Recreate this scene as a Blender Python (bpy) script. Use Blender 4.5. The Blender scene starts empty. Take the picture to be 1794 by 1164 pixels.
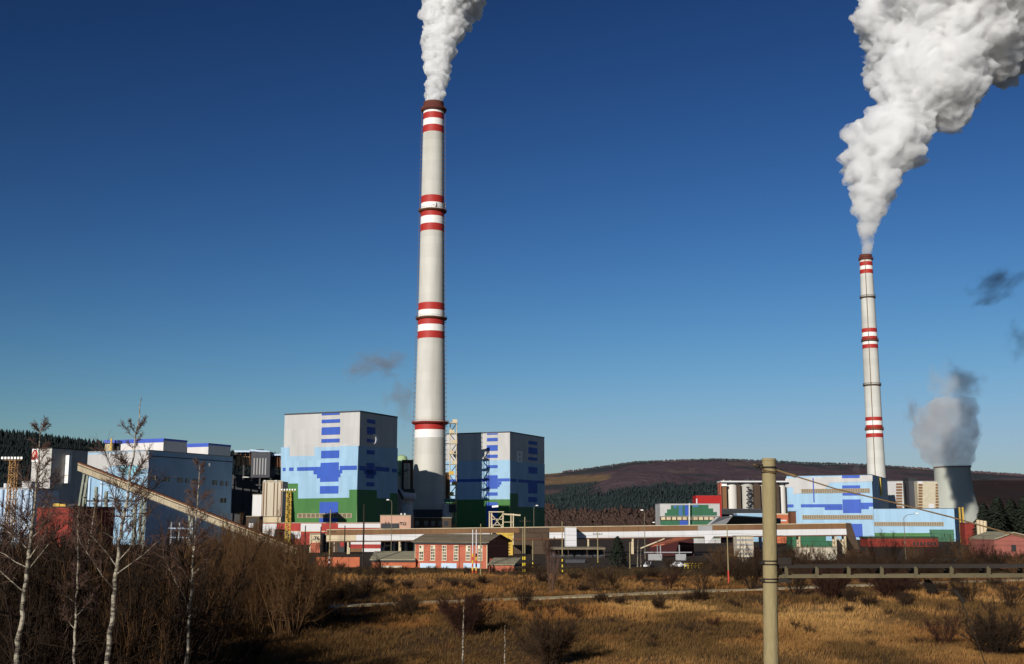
import bpy, bmesh, math, random
import numpy as np
from mathutils import Vector, Matrix

random.seed(7)
RNG = np.random.default_rng(11)
SC = bpy.context.scene
COL = SC.collection

# ------------------------------------------------------------------ camera, sky, sun, exposure
CAM_H = 12.0
PITCH = math.radians(9.165)
FPX = 2033.0                       # focal length in photo pixels (photo 1794 x 1164)
cam_data = bpy.data.cameras.new("camera")
cam = bpy.data.objects.new("camera", cam_data)
COL.objects.link(cam)
cam.location = (0, 0, CAM_H)
cam.rotation_euler = (math.pi / 2 + PITCH, 0, 0)
cam_data.sensor_fit = 'HORIZONTAL'
cam_data.sensor_width = 36.0
cam_data.lens = FPX / 1794 * 36.0
cam_data.clip_start = 0.5
cam_data.clip_end = 40000
SC.camera = cam

SUN_EL = math.radians(18.5)
SUN_AZ = math.radians(26.0)        # to the left of straight-behind-the-camera
TO_SUN = Vector((-math.sin(SUN_AZ) * math.cos(SUN_EL), -math.cos(SUN_AZ) * math.cos(SUN_EL), math.sin(SUN_EL)))
world = bpy.data.worlds.new("World")
SC.world = world
world.use_nodes = True
wn = world.node_tree
wn.nodes.clear()
w_out = wn.nodes.new("ShaderNodeOutputWorld")
w_bg = wn.nodes.new("ShaderNodeBackground")
w_sky = wn.nodes.new("ShaderNodeTexSky")
w_sky.sky_type = 'NISHITA'
w_sky.sun_disc = False
w_sky.sun_elevation = SUN_EL
w_sky.sun_rotation = math.pi + SUN_AZ
w_sky.altitude = 300
w_sky.air_density = 1.0
w_sky.dust_density = 0.3
w_sky.ozone_density = 3.0
# slide-film response of the sky: deep, contrasty blue, the glow round the sun held back like the film's shoulder
w_mul = wn.nodes.new("ShaderNodeVectorMath"); w_mul.operation = 'MULTIPLY'
w_mul.inputs[1].default_value = (0.327, 0.324, 0.315)
w_gam = wn.nodes.new("ShaderNodeGamma")
w_gam.inputs[1].default_value = 2.12
w_sep = wn.nodes.new("ShaderNodeSeparateXYZ")
w_com = wn.nodes.new("ShaderNodeCombineXYZ")
for i, c in enumerate((3.7, 5.0, 8.0)):
    d = wn.nodes.new("ShaderNodeMath"); d.operation = 'DIVIDE'; d.inputs[1].default_value = c
    h = wn.nodes.new("ShaderNodeMath"); h.operation = 'TANH'
    k = wn.nodes.new("ShaderNodeMath"); k.operation = 'MULTIPLY'; k.inputs[1].default_value = c
    wn.links.new(w_sep.outputs[i], d.inputs[0]); wn.links.new(d.outputs[0], h.inputs[0])
    wn.links.new(h.outputs[0], k.inputs[0]); wn.links.new(k.outputs[0], w_com.inputs[i])
w_bg.inputs[1].default_value = 0.1
wn.links.new(w_sky.outputs[0], w_mul.inputs[0])
wn.links.new(w_mul.outputs[0], w_gam.inputs[0])
wn.links.new(w_gam.outputs[0], w_sep.inputs[0])
wn.links.new(w_com.outputs[0], w_bg.inputs[0])
wn.links.new(w_bg.outputs[0], w_out.inputs[0])

sun_data = bpy.data.lights.new("sun", 'SUN')
sun_data.energy = 4.8
sun_data.angle = math.radians(0.5)
sun_data.color = (1.0, 0.95, 0.87)
sun = bpy.data.objects.new("sun", sun_data)
COL.objects.link(sun)
sun.rotation_euler = (-TO_SUN).to_track_quat('-Z', 'Y').to_euler()
sun.location = (-200, -300, 300)

SC.view_settings.view_transform = 'Standard'
SC.view_settings.look = 'None'
SC.view_settings.exposure = 0.0
SC.view_settings.gamma = 1.0
SC.view_settings.use_curve_mapping = False
SC.render.engine = 'CYCLES'
SC.cycles.max_bounces = 14
SC.cycles.diffuse_bounces = 3
SC.cycles.glossy_bounces = 2
SC.cycles.transparent_max_bounces = 12
SC.cycles.volume_bounces = 14
SC.cycles.volume_max_steps = 256

# ------------------------------------------------------------------ photo pixel -> place
CP, SP = math.cos(PITCH), math.sin(PITCH)
def ray(px, py):
    u = (px - 897.0) / FPX
    v = (582.0 - py) / FPX
    return u, CP - v * SP, SP + v * CP
def U(px, py, Y):
    u, f, w = ray(px, py)
    t = Y / f
    return Vector((u * t, Y, CAM_H + t * w))
def G(px, Y, py=890):
    p = U(px, py, Y)
    return (p.x, Y)
def Z(py, Y):
    return U(897, py, Y).z
def on_ground(px, py, z=0.0):
    u, f, w = ray(px, py)
    t = (z - CAM_H) / w
    return Vector((u * t, f * t, z))
class Face:
    """A vertical wall plane through plan points A (left) and B (right)."""
    def __init__(s, A, B):
        s.A, s.B = Vector(A), Vector(B)
        d = s.B - s.A
        s.L = d.length
        s.d = d / s.L
        n = Vector((s.d.y, -s.d.x))
        if n.dot(-s.A) < 0: n = -n
        s.n = n
    def hit(s, px, py):
        u, f, w = ray(px, py)
        # (u t, f t) = A + d k
        det = u * (-s.d.y) + f * s.d.x
        t = (s.A.x * (-s.d.y) + s.A.y * s.d.x) / det
        k = (u * t - s.A.x) * s.d.x + (f * t - s.A.y) * s.d.y
        return k, CAM_H + t * w
    def rect(s, x0, y0, x1, y1):
        xm, ym = (x0 + x1) / 2, (y0 + y1) / 2
        return s.hit(x0, ym)[0], s.hit(x1, ym)[0], s.hit(xm, y1)[1], s.hit(xm, y0)[1]
    def pt(s, k, z, out=0.0):
        p = s.A + s.d * k + s.n * out
        return Vector((p.x, p.y, z))

# ------------------------------------------------------------------ materials
MATS = {}
def mat(name, col, rough=0.8, var=0.18, scale=0.5, stretch=(1, 1, 1), bump=0.0, metallic=0.0, dirt=None, spec=0.3, cells=None):
    """Principled material with soft procedural grain: large weathering and fine grain in object space."""
    if name in MATS: return MATS[name]
    m = bpy.data.materials.new(name)
    m.use_nodes = True
    nt = m.node_tree
    b = nt.nodes["Principled BSDF"]
    b.inputs["Roughness"].default_value = rough
    b.inputs["Metallic"].default_value = metallic
    b.inputs["Specular IOR Level"].default_value = spec
    geo = nt.nodes.new("ShaderNodeNewGeometry")
    mp = nt.nodes.new("ShaderNodeMapping")
    mp.inputs["Scale"].default_value = stretch
    nt.links.new(geo.outputs["Position"], mp.inputs["Vector"])
    n1 = nt.nodes.new("ShaderNodeTexNoise")
    n1.inputs["Scale"].default_value = scale
    n1.inputs["Detail"].default_value = 6
    n1.inputs["Roughness"].default_value = 0.65
    nt.links.new(mp.outputs[0], n1.inputs["Vector"])
    mr = nt.nodes.new("ShaderNodeMapRange")
    mr.inputs["From Min"].default_value = 0.25
    mr.inputs["From Max"].default_value = 0.75
    mr.inputs["To Min"].default_value = 1 - var
    mr.inputs["To Max"].default_value = 1 + var * 0.7
    nt.links.new(n1.outputs["Fac"], mr.inputs["Value"])
    hsv = nt.nodes.new("ShaderNodeHueSaturation")
    hsv.inputs["Color"].default_value = (*col, 1)
    val = mr.outputs[0]
    if cells:                      # sheets or concrete lifts of slightly different tone
        sn = nt.nodes.new("ShaderNodeVectorMath"); sn.operation = 'SNAP'
        sn.inputs[1].default_value = cells[:3]
        wnz = nt.nodes.new("ShaderNodeTexWhiteNoise")
        nt.links.new(geo.outputs["Position"], sn.inputs[0])
        nt.links.new(sn.outputs[0], wnz.inputs["Vector"])
        ml = nt.nodes.new("ShaderNodeMapRange")
        ml.inputs["To Min"].default_value = 1 - cells[3]; ml.inputs["To Max"].default_value = 1 + cells[3]
        nt.links.new(wnz.outputs["Value"], ml.inputs["Value"])
        pr = nt.nodes.new("ShaderNodeMath"); pr.operation = 'MULTIPLY'
        nt.links.new(val, pr.inputs[0]); nt.links.new(ml.outputs[0], pr.inputs[1])
        val = pr.outputs[0]
    nt.links.new(val, hsv.inputs["Value"])
    last = hsv.outputs[0]
    if dirt:
        n2 = nt.nodes.new("ShaderNodeTexNoise")
        n2.inputs["Scale"].default_value = dirt[1]
        n2.inputs["Detail"].default_value = 4
        mp2 = nt.nodes.new("ShaderNodeMapping")
        mp2.inputs["Scale"].default_value = (1, 1, 0.12)
        nt.links.new(geo.outputs["Position"], mp2.inputs["Vector"])
        nt.links.new(mp2.outputs[0], n2.inputs["Vector"])
        cr = nt.nodes.new("ShaderNodeMapRange")
        cr.inputs["From Min"].default_value = 0.5
        cr.inputs["From Max"].default_value = 0.8
        cr.inputs["To Max"].default_value = dirt[2]
        nt.links.new(n2.outputs["Fac"], cr.inputs["Value"])
        mx = nt.nodes.new("ShaderNodeMixRGB")
        mx.inputs["Color2"].default_value = (*dirt[0], 1)
        nt.links.new(cr.outputs[0], mx.inputs["Fac"])
        nt.links.new(last, mx.inputs["Color1"])
        last = mx.outputs[0]
    nt.links.new(last, b.inputs["Base Color"])
    if bump:
        bp = nt.nodes.new("ShaderNodeBump")
        bp.inputs["Strength"].default_value = bump
        bp.inputs["Distance"].default_value = 0.3
        nt.links.new(n1.outputs["Fac"], bp.inputs["Height"])
        nt.links.new(bp.outputs[0], b.inputs["Normal"])
    MATS[name] = m
    return m
DUST = (0.16, 0.12, 0.08)
STREAK = (1, 1, 0.15)
def clad(name, col, var=0.1):
    return mat(name, col, 0.6, var, 0.25, STREAK, dirt=(tuple(c * 0.6 for c in col), 0.15, 0.45), cells=(2.7, 1e6, 9.0, 0.06))
M_WHITE = clad("white_cladding", (0.45, 0.44, 0.425))
M_LBLUE = clad("pale_blue_cladding", (0.28, 0.44, 0.58))
M_BLUE = clad("blue_cladding", (0.03, 0.085, 0.40))
M_GREEN = clad("green_cladding", (0.05, 0.16, 0.04))
M_DGREEN = clad("deep_green_cladding", (0.03, 0.12, 0.06))
M_RED = clad("red_cladding", (0.34, 0.026, 0.018))
M_BAND_RED = mat("red_paint", (0.38, 0.026, 0.02), 0.6, 0.12, 0.3)
M_BAND_WHITE = mat("white_paint", (0.78, 0.76, 0.72), 0.6, 0.06, 0.3)
M_CONC = mat("weathered_concrete", (0.54, 0.525, 0.475), 0.9, 0.12, 0.12, (1, 1, 0.25), bump=0.1, dirt=((0.30, 0.28, 0.22), 0.09, 0.6), cells=(1e6, 1e6, 5.0, 0.05))
M_CONC_P = mat("pale_concrete", (0.56, 0.55, 0.51), 0.9, 0.1, 0.1, (1, 1, 0.3), bump=0.1, dirt=((0.32, 0.30, 0.25), 0.09, 0.6), cells=(1e6, 1e6, 5.0, 0.05))
M_TOWER = mat("grey_green_concrete", (0.38, 0.39, 0.34), 0.9, 0.1, 0.05, (1, 1, 0.3), dirt=((0.25, 0.26, 0.21), 0.03, 0.5))
M_RUST = mat("rusty_brown_steel", (0.14, 0.055, 0.025), 0.85, 0.3, 0.6, bump=0.1)
M_BROWN = mat("brown_panel", (0.19, 0.10, 0.045), 0.8, 0.22, 0.25, STREAK, dirt=((0.10, 0.035, 0.02), 0.12, 0.6))
M_DBROWN = mat("dark_brown_panel", (0.07, 0.045, 0.028), 0.85, 0.25, 0.3)
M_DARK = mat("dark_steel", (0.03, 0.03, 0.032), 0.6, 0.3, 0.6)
M_CHAR = mat("charcoal_panel", (0.055, 0.055, 0.065), 0.7, 0.25, 0.3, STREAK)
M_GREY = mat("grey_panel", (0.30, 0.30, 0.30), 0.7, 0.15, 0.3, STREAK, dirt=(DUST, 0.2, 0.3))
M_CREAM = mat("cream_panel", (0.56, 0.46, 0.30), 0.75, 0.15, 0.4, STREAK, dirt=(DUST, 0.3, 0.5))
M_CONV = mat("grey_cream_sheeting", (0.40, 0.335, 0.22), 0.75, 0.2, 0.4, STREAK, dirt=(DUST, 0.3, 0.6))
M_TAN = mat("tan_corrugated", (0.52, 0.46, 0.35), 0.75, 0.18, 0.5, (1, 1, 0.08), dirt=((0.26, 0.14, 0.08), 0.25, 0.65))
M_YELLOW = mat("yellow_paint", (0.56, 0.36, 0.05), 0.6, 0.15, 0.6, dirt=(DUST, 0.4, 0.3))
M_BRICK = mat("red_brick_render", (0.42, 0.12, 0.07), 0.9, 0.2, 0.7, dirt=((0.28, 0.08, 0.05), 0.35, 0.5))
M_ORANGE = mat("orange_red_render", (0.46, 0.13, 0.06), 0.9, 0.18, 0.5, dirt=((0.3, 0.09, 0.05), 0.3, 0.5))
M_PINK = mat("pink_render", (0.52, 0.31, 0.22), 0.9, 0.12, 0.4, dirt=(DUST, 0.3, 0.3))
M_ROOF = mat("grey_brown_roof", (0.17, 0.135, 0.09), 0.9, 0.25, 0.5)
M_LROOF = mat("pale_roof", (0.30, 0.27, 0.18), 0.9, 0.2, 0.5)
M_GLASS = mat("dark_window_glass", (0.03, 0.035, 0.04), 0.15, 0.3, 1.0, spec=0.6)
M_FRAME = mat("cream_window_frame", (0.60, 0.54, 0.40), 0.7, 0.1, 1.0)
M_WINB = mat("dull_brown_glazing", (0.17, 0.13, 0.08), 0.4, 0.35, 0.8)
M_SOOT = mat("sooty_rim", (0.12, 0.035, 0.025), 0.9, 0.3, 0.4)
M_PAINTW = mat("white_paint_wall", (0.60, 0.59, 0.59), 0.7, 0.08, 0.4, STREAK, dirt=((0.5, 0.48, 0.44), 0.2, 0.35))
M_PBLUE = mat("pale_blue_paint", (0.45, 0.56, 0.68), 0.7, 0.1, 0.4)
M_SAND = mat("old_pole_concrete", (0.28, 0.225, 0.115), 0.95, 0.16, 6.0, (1, 1, 0.4), bump=0.25, dirt=((0.24, 0.19, 0.1), 2.0, 0.5))
M_IRON = mat("black_iron", (0.02, 0.014, 0.01), 0.7, 0.3, 4.0)
M_BEAM = mat("beam_steel", (0.105, 0.085, 0.045), 0.8, 0.3, 3.0)
M_ROD = mat("rusty_rod", (0.16, 0.10, 0.045), 0.8, 0.3, 4.0)
M_TRED = mat("matt_red_paint", (0.22, 0.03, 0.02), 0.8, 0.12, 0.5)
M_BARK = mat("grey_brown_bark", (0.105, 0.052, 0.019), 0.95, 0.35, 2.0)
M_RBARK = mat("reddish_bark", (0.036, 0.012, 0.006), 0.95, 0.35, 2.0)
M_TWIG = mat("dark_twigs", (0.024, 0.012, 0.005), 0.95, 0.35, 1.0)
M_FBUSH = mat("dark_field_bark", (0.042, 0.022, 0.010), 0.95, 0.35, 2.0)
M_POST = mat("dull_lamp_post", (0.17, 0.145, 0.10), 0.8, 0.2, 1.0)
M_PURP = mat("purple_birch_twigs", (0.11, 0.062, 0.045), 0.95, 0.3, 1.0)
M_NEEDLE = mat("dark_needles", (0.015, 0.022, 0.012), 0.9, 0.4, 0.8)
M_PATH = mat("pale_gravel", (0.44, 0.35, 0.20), 0.95, 0.2, 0.6, dirt=((0.2, 0.16, 0.09), 0.2, 0.5))
M_MULL = mat("dull_mullion", (0.36, 0.30, 0.20), 0.7, 0.2, 1.0)
M_LEAD = mat("white_lamp_glass", (0.85, 0.83, 0.78), 0.3, 0.03, 1.0)

def birch_bark():
    m = bpy.data.materials.new("birch_bark")
    m.use_nodes = True
    nt = m.node_tree
    b = nt.nodes["Principled BSDF"]
    b.inputs["Roughness"].default_value = 0.8
    geo = nt.nodes.new("ShaderNodeNewGeometry")
    mp = nt.nodes.new("ShaderNodeMapping")
    mp.inputs["Scale"].default_value = (1.2, 1.2, 4.0)
    n = nt.nodes.new("ShaderNodeTexNoise")
    n.inputs["Scale"].default_value = 1.6
    n.inputs["Detail"].default_value = 5
    n.inputs["Roughness"].default_value = 0.7
    cr = nt.nodes.new("ShaderNodeValToRGB")
    cr.color_ramp.elements[0].position = 0.44
    cr.color_ramp.elements[0].color = (0.035, 0.024, 0.016, 1)
    cr.color_ramp.elements[1].position = 0.60
    cr.color_ramp.elements[1].color = (0.36, 0.315, 0.23, 1)
    nt.links.new(geo.outputs["Position"], mp.inputs["Vector"])
    nt.links.new(mp.outputs[0], n.inputs["Vector"])
    nt.links.new(n.outputs["Fac"], cr.inputs["Fac"])
    nt.links.new(cr.outputs[0], b.inputs["Base Color"])
    return m
M_BIRCH = birch_bark()

def attr_mat(name, rough=0.95, noise_scale=0.3, var=0.3, bump=None):
    """Base colour from the vertex colour 'cover' (what grows there), with procedural grain."""
    m = bpy.data.materials.new(name)
    m.use_nodes = True
    nt = m.node_tree
    b = nt.nodes["Principled BSDF"]
    b.inputs["Roughness"].default_value = rough
    b.inputs["Specular IOR Level"].default_value = 0.1
    a = nt.nodes.new("ShaderNodeVertexColor")
    a.layer_name = "cover"
    geo = nt.nodes.new("ShaderNodeNewGeometry")
    n = nt.nodes.new("ShaderNodeTexNoise")
    n.inputs["Scale"].default_value = noise_scale
    n.inputs["Detail"].default_value = 8
    n.inputs["Roughness"].default_value = 0.7
    nt.links.new(geo.outputs["Position"], n.inputs["Vector"])
    mr = nt.nodes.new("ShaderNodeMapRange")
    mr.inputs["From Min"].default_value = 0.25
    mr.inputs["From Max"].default_value = 0.75
    mr.inputs["To Min"].default_value = 1 - var
    mr.inputs["To Max"].default_value = 1 + var
    nt.links.new(n.outputs["Fac"], mr.inputs["Value"])
    hsv = nt.nodes.new("ShaderNodeHueSaturation")
    nt.links.new(a.outputs["Color"], hsv.inputs["Color"])
    nt.links.new(mr.outputs[0], hsv.inputs["Value"])
    nt.links.new(hsv.outputs[0], b.inputs["Base Color"])
    if bump:
        n2 = nt.nodes.new("ShaderNodeTexNoise")
        n2.inputs["Scale"].default_value = bump[0]; n2.inputs["Detail"].default_value = 4; n2.inputs["Roughness"].default_value = 0.7
        bp = nt.nodes.new("ShaderNodeBump")
        bp.inputs["Strength"].default_value = 1.0; bp.inputs["Distance"].default_value = bump[1]
        nt.links.new(geo.outputs["Position"], n2.inputs["Vector"])
        nt.links.new(n2.outputs["Fac"], bp.inputs["Height"])
        nt.links.new(bp.outputs[0], b.inputs["Normal"])
    return m

# ------------------------------------------------------------------ mesh building
def world_loc(o):
    v = Vector((0, 0, 0))
    while o is not None:
        v += o.location
        o = o.parent
    return v
class MB:
    def __init__(s): s.v, s.f = [], []
    def add(s, vs, fs):
        k = len(s.v)
        s.v += [tuple(p) for p in vs]
        s.f += [tuple(i + k for i in f) for f in fs]
        return s
    def prism(s, plan, z0, z1):
        n = len(plan)
        zt = z1 if isinstance(z1, (list, tuple)) else [z1] * n
        zb = z0 if isinstance(z0, (list, tuple)) else [z0] * n
        vs = [(p[0], p[1], zb[i]) for i, p in enumerate(plan)] + [(p[0], p[1], zt[i]) for i, p in enumerate(plan)]
        fs = [tuple(range(n - 1, -1, -1)), tuple(range(n, 2 * n))]
        fs += [(i, (i + 1) % n, n + (i + 1) % n, n + i) for i in range(n)]
        return s.add(vs, fs)
    def box(s, x0, x1, y0, y1, z0, z1):
        return s.prism([(x0, y0), (x1, y0), (x1, y1), (x0, y1)], z0, z1)
    def slab(s, F, k0, k1, z0, z1, o0, o1):
        a, b, c, d = F.pt(k0, 0, o1), F.pt(k1, 0, o1), F.pt(k1, 0, o0), F.pt(k0, 0, o0)
        return s.prism([a.xy, b.xy, c.xy, d.xy], z0, z1)
    def fpoly(s, F, pts, o0, o1):
        """Polygon [(px,py)] on wall F given in photo pixels, extruded from o0 to o1 out of the wall."""
        kz = [F.hit(*p) for p in pts]
        n = len(kz)
        vs = [F.pt(k, z, o1) for k, z in kz] + [F.pt(k, z, o0) for k, z in kz]
        fs = [tuple(range(n)), tuple(range(2 * n - 1, n - 1, -1))]
        fs += [(i, n + i, n + (i + 1) % n, (i + 1) % n) for i in range(n)]
        return s.add(vs, fs)
    def tube(s, pts, r, n=8, cap=True):
        pts = [Vector(p) for p in pts]
        rs = r if isinstance(r, (list, tuple)) else [r] * len(pts)
        vs, fs = [], []
        for i, p in enumerate(pts):
            d = (pts[min(i + 1, len(pts) - 1)] - pts[max(i - 1, 0)])
            d = d.normalized() if d.length > 1e-9 else Vector((0, 0, 1))
            a = d.cross(Vector((0, 0, 1)) if abs(d.z) < 0.95 else Vector((0, 1, 0))).normalized()
            b = d.cross(a)
            for j in range(n):
                t = 2 * math.pi * j / n
                vs.append(p + (a * math.cos(t) + b * math.sin(t)) * rs[i])
        for i in range(len(pts) - 1):
            for j in range(n):
                fs.append((i * n + j, i * n + (j + 1) % n, (i + 1) * n + (j + 1) % n, (i + 1) * n + j))
        if cap:
            fs.append(tuple(range(n)))
            m = (len(pts) - 1) * n
            fs.append(tuple(m + n - 1 - j for j in range(n)))
        return s.add(vs, fs)
    def lathe(s, cx, cy, prof, n=48, cap=True):
        vs, fs = [], []
        for z, r in prof:
            for j in range(n):
                t = 2 * math.pi * j / n
                vs.append((cx + r * math.cos(t), cy + r * math.sin(t), z))
        for i in range(len(prof) - 1):
            for j in range(n):
                fs.append((i * n + j, i * n + (j + 1) % n, (i + 1) * n + (j + 1) % n, (i + 1) * n + j))
        if cap:
            fs.append(tuple(range(n - 1, -1, -1)))
            m = (len(prof) - 1) * n
            fs.append(tuple(m + j for j in range(n)))
        return s.add(vs, fs)
    def beam(s, p, q, w, h=None):
        p, q = Vector(p), Vector(q)
        h = h or w
        d = (q - p).normalized()
        a = d.cross(Vector((0, 0, 1)) if abs(d.z) < 0.95 else Vector((0, 1, 0))).normalized() * (w / 2)
        b = d.cross(a).normalized() * (h / 2)
        vs = [p + a + b, p - a + b, p - a - b, p + a - b, q + a + b, q - a + b, q - a - b, q + a - b]
        return s.add(vs, [(3, 2, 1, 0), (4, 5, 6, 7), (0, 1, 5, 4), (1, 2, 6, 5), (2, 3, 7, 6), (3, 0, 4, 7)])
    def build(s, name, material, parent=None, smooth=False, label=None, cat=None, group=None, kind=None):
        me = bpy.data.meshes.new(name)
        off = world_loc(parent) if parent else Vector((0, 0, 0))
        me.from_pydata([(v[0] - off.x, v[1] - off.y, v[2] - off.z) for v in s.v], [], s.f)
        bm = bmesh.new()
        bm.from_mesh(me)
        bmesh.ops.recalc_face_normals(bm, faces=bm.faces)
        bm.to_mesh(me)
        bm.free()
        if smooth:
            me.shade_smooth()
            try: me.set_sharp_from_angle(angle=math.radians(35))
            except Exception: pass
        me.materials.append(material)
        o = bpy.data.objects.new(name, me)
        COL.objects.link(o)
        if parent: o.parent = parent
        tag(o, label, cat, group, kind)
        return o
def tag(o, label=None, cat=None, group=None, kind=None):
    if label: o["label"] = label
    if cat: o["category"] = cat
    if group: o["group"] = group
    if kind: o["kind"] = kind
    return o
def thing(name, label, cat, loc=(0, 0, 0), group=None):
    o = bpy.data.objects.new(name, None)
    o.empty_display_size = 0.5
    COL.objects.link(o)
    o.location = loc
    return tag(o, label, cat, group)
def copy_tree(o, parent=None):
    c = o.copy()
    COL.objects.link(c)
    c.parent = parent
    for ch in list(o.children): copy_tree(ch, c)
    return c
def np_mesh(name, V, Fs, material, parent=None, colors=None, smooth=False, normals=False):
    """Fast mesh from numpy vertices and an (n,3) or (n,4) face array."""
    me = bpy.data.meshes.new(name)
    V = np.asarray(V, dtype=np.float32)
    if parent is not None:
        V = V - np.array(world_loc(parent)[:], dtype=np.float32)
    n, k = Fs.shape
    me.vertices.add(len(V))
    me.vertices.foreach_set("co", V.ravel())
    me.loops.add(n * k)
    me.loops.foreach_set("vertex_index", Fs.astype(np.int32).ravel())
    me.polygons.add(n)
    me.polygons.foreach_set("loop_start", np.arange(0, n * k, k, dtype=np.int32))
    me.polygons.foreach_set("loop_total", np.full(n, k, dtype=np.int32))
    if smooth: me.polygons.foreach_set("use_smooth", np.ones(n, dtype=bool))
    me.update()
    if colors is not None:
        at = me.color_attributes.new("cover", 'FLOAT_COLOR', 'POINT')
        c = np.ones((len(V), 4), dtype=np.float32)
        c[:, :3] = colors
        at.data.foreach_set("color", c.ravel())
    me.materials.append(material)
    o = bpy.data.objects.new(name, me)
    COL.objects.link(o)
    if parent is not None: o.parent = parent
    return o
def segs_mesh(S):
    """Three-sided tapered prisms for an (n,8) array x0 y0 z0 x1 y1 z1 r0 r1."""
    S = np.asarray(S, dtype=np.float64)
    p0, p1, r0, r1 = S[:, 0:3], S[:, 3:6], S[:, 6:7], S[:, 7:8]
    d = p1 - p0
    d /= np.linalg.norm(d, axis=1, keepdims=True) + 1e-9
    ref = np.where(np.abs(d[:, 2:3]) < 0.9, np.array([[0, 0, 1.0]]), np.array([[0, 1.0, 0]]))
    a = np.cross(d, ref); a /= np.linalg.norm(a, axis=1, keepdims=True) + 1e-9
    b = np.cross(d, a)
    V = []
    for p, r in ((p0, r0), (p1, r1)):
        for j in range(3):
            t = 2 * math.pi * j / 3
            V.append(p + (a * math.cos(t) + b * math.sin(t)) * r)
    V = np.stack(V, axis=1).reshape(-1, 3)
    n = len(S)
    base = (np.arange(n) * 6)[:, None]
    F = np.concatenate([base + np.array([[0, 1, 4, 3]]), base + np.array([[1, 2, 5, 4]]), base + np.array([[2, 0, 3, 5]])])
    return V, F
_PERM = np.random.default_rng(5).random((256, 256))
def vnoise(x, y, s):
    """Smooth value noise on the plane, 0..1."""
    x, y = np.asarray(x) / s, np.asarray(y) / s
    xi, yi = np.floor(x).astype(int), np.floor(y).astype(int)
    fx, fy = x - xi, y - yi
    fx, fy = fx * fx * (3 - 2 * fx), fy * fy * (3 - 2 * fy)
    g = lambda i, j: _PERM[i % 256, j % 256]
    return (g(xi, yi) * (1 - fx) + g(xi + 1, yi) * fx) * (1 - fy) + (g(xi, yi + 1) * (1 - fx) + g(xi + 1, yi + 1) * fx) * fy
def fbm(x, y, s, o=4):
    r, a, t = 0, 1.0, 0
    for i in range(o):
        r = r + a * vnoise(np.asarray(x) + 37.1 * i, np.asarray(y) - 17.7 * i, s / 2 ** i); t += a; a *= 0.55
    return r / t

# ------------------------------------------------------------------ ground
PATH_PIX = [(150, 1090), (380, 1074), (580, 1063.5), (700, 1058.5), (800, 1055), (960, 1048.5), (1150, 1040), (1340, 1033), (1480, 1027.5), (1640, 1022), (1794, 1017), (2000, 1011)]
PATH_PTS = [on_ground(*p) for p in PATH_PIX]
PX_ = np.array([p.x for p in PATH_PTS]); PY_ = np.array([p.y for p in PATH_PTS])
def gz(x, y):
    """Height of the ground at x, y (numpy or floats)."""
    x, y = np.asarray(x, dtype=float), np.asarray(y, dtype=float)
    field = np.clip((300 - y) / 40, 0, 1) * np.clip((y + 40) / 60, 0, 1)
    h = (fbm(x, y, 26, 4) - 0.5) * 2.0 + (fbm(x + 50, y, 6, 2) - 0.5) * 0.5
    near = np.clip((np.abs(y - np.interp(x, PX_, PY_)) - 3) / 10, 0, 1)
    return h * field * near
STRAW, RUSSET, DARKG, OLIVE, SOIL = (np.array(c) for c in ((0.315, 0.175, 0.058), (0.185, 0.082, 0.024), (0.065, 0.033, 0.013), (0.09, 0.058, 0.02), (0.05, 0.036, 0.024)))
def cover(x, y):
    """What grows at x, y: dry straw, russet grass, dark brambles, olive turf."""
    x, y = np.asarray(x, dtype=float), np.asarray(y, dtype=float)
    n = fbm(x, y * 0.6, 24, 4)[..., None]
    m = fbm(x + 300, y * 0.7 + 90, 11, 3)[..., None]
    yy = y[..., None]
    xx = x[..., None]
    straw = np.clip((n - 0.36) / 0.22, 0, 1)
    c = RUSSET * (1 - straw) + STRAW * straw
    far = np.clip((yy - 180) / 25, 0, 1)
    c = c * (1 - far) + (RUSSET * 0.75 + STRAW * 0.35 * straw) * far
    near = np.clip((148 - yy) / 22, 0, 1) * 0.55 * np.clip(1.3 - n, 0, 1)
    c = c * (1 - near) + (RUSSET * 0.55 + DARKG * 0.35) * near
    ol = np.clip((m - 0.50) / 0.12, 0, 1) * 0.85
    c = c * (1 - ol) + (DARKG * 0.6 + OLIVE * 0.4) * ol
    bank = np.clip((yy - 252) / 6, 0, 1) * np.clip((300 - yy) / 6, 0, 1)
    c = c * (1 - bank) + (OLIVE * 0.55 + DARKG * 0.3) * bank
    yard = np.clip((yy - 293) / 5, 0, 1)
    c = c * (1 - yard) + SOIL * yard
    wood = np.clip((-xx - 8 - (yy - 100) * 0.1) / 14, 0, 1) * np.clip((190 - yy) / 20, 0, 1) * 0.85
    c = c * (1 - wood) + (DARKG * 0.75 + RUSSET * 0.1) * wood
    return c
ys = np.concatenate([np.array([-400, -200, -100, -50, -20]), np.arange(0, 90, 4), np.arange(90, 310, 1.5), np.arange(310, 800, 20), np.array([900, 1100, 1400, 2000, 3000, 5000, 8000, 13000])])
xs = np.concatenate([-np.array([13000, 8000, 5000, 3000, 1800, 1000, 600, 400, 300, 240, 200]), np.arange(-160, 161, 2.0), np.array([200, 240, 300, 400, 600, 1000, 1800, 3000, 5000, 8000, 13000])])
GX, GY = np.meshgrid(xs, ys)
V = np.stack([GX, GY, gz(GX, GY)], axis=-1).reshape(-1, 3)
nx, ny = len(xs), len(ys)
idx = np.arange(nx * ny).reshape(ny, nx)
Fq = np.stack([idx[:-1, :-1], idx[:-1, 1:], idx[1:, 1:], idx[1:, :-1]], axis=-1).reshape(-1, 4)
M_GROUND = attr_mat("field_ground", noise_scale=0.9, var=0.45)
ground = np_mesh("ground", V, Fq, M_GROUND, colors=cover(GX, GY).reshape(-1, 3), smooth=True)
tag(ground, kind="structure")

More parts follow.
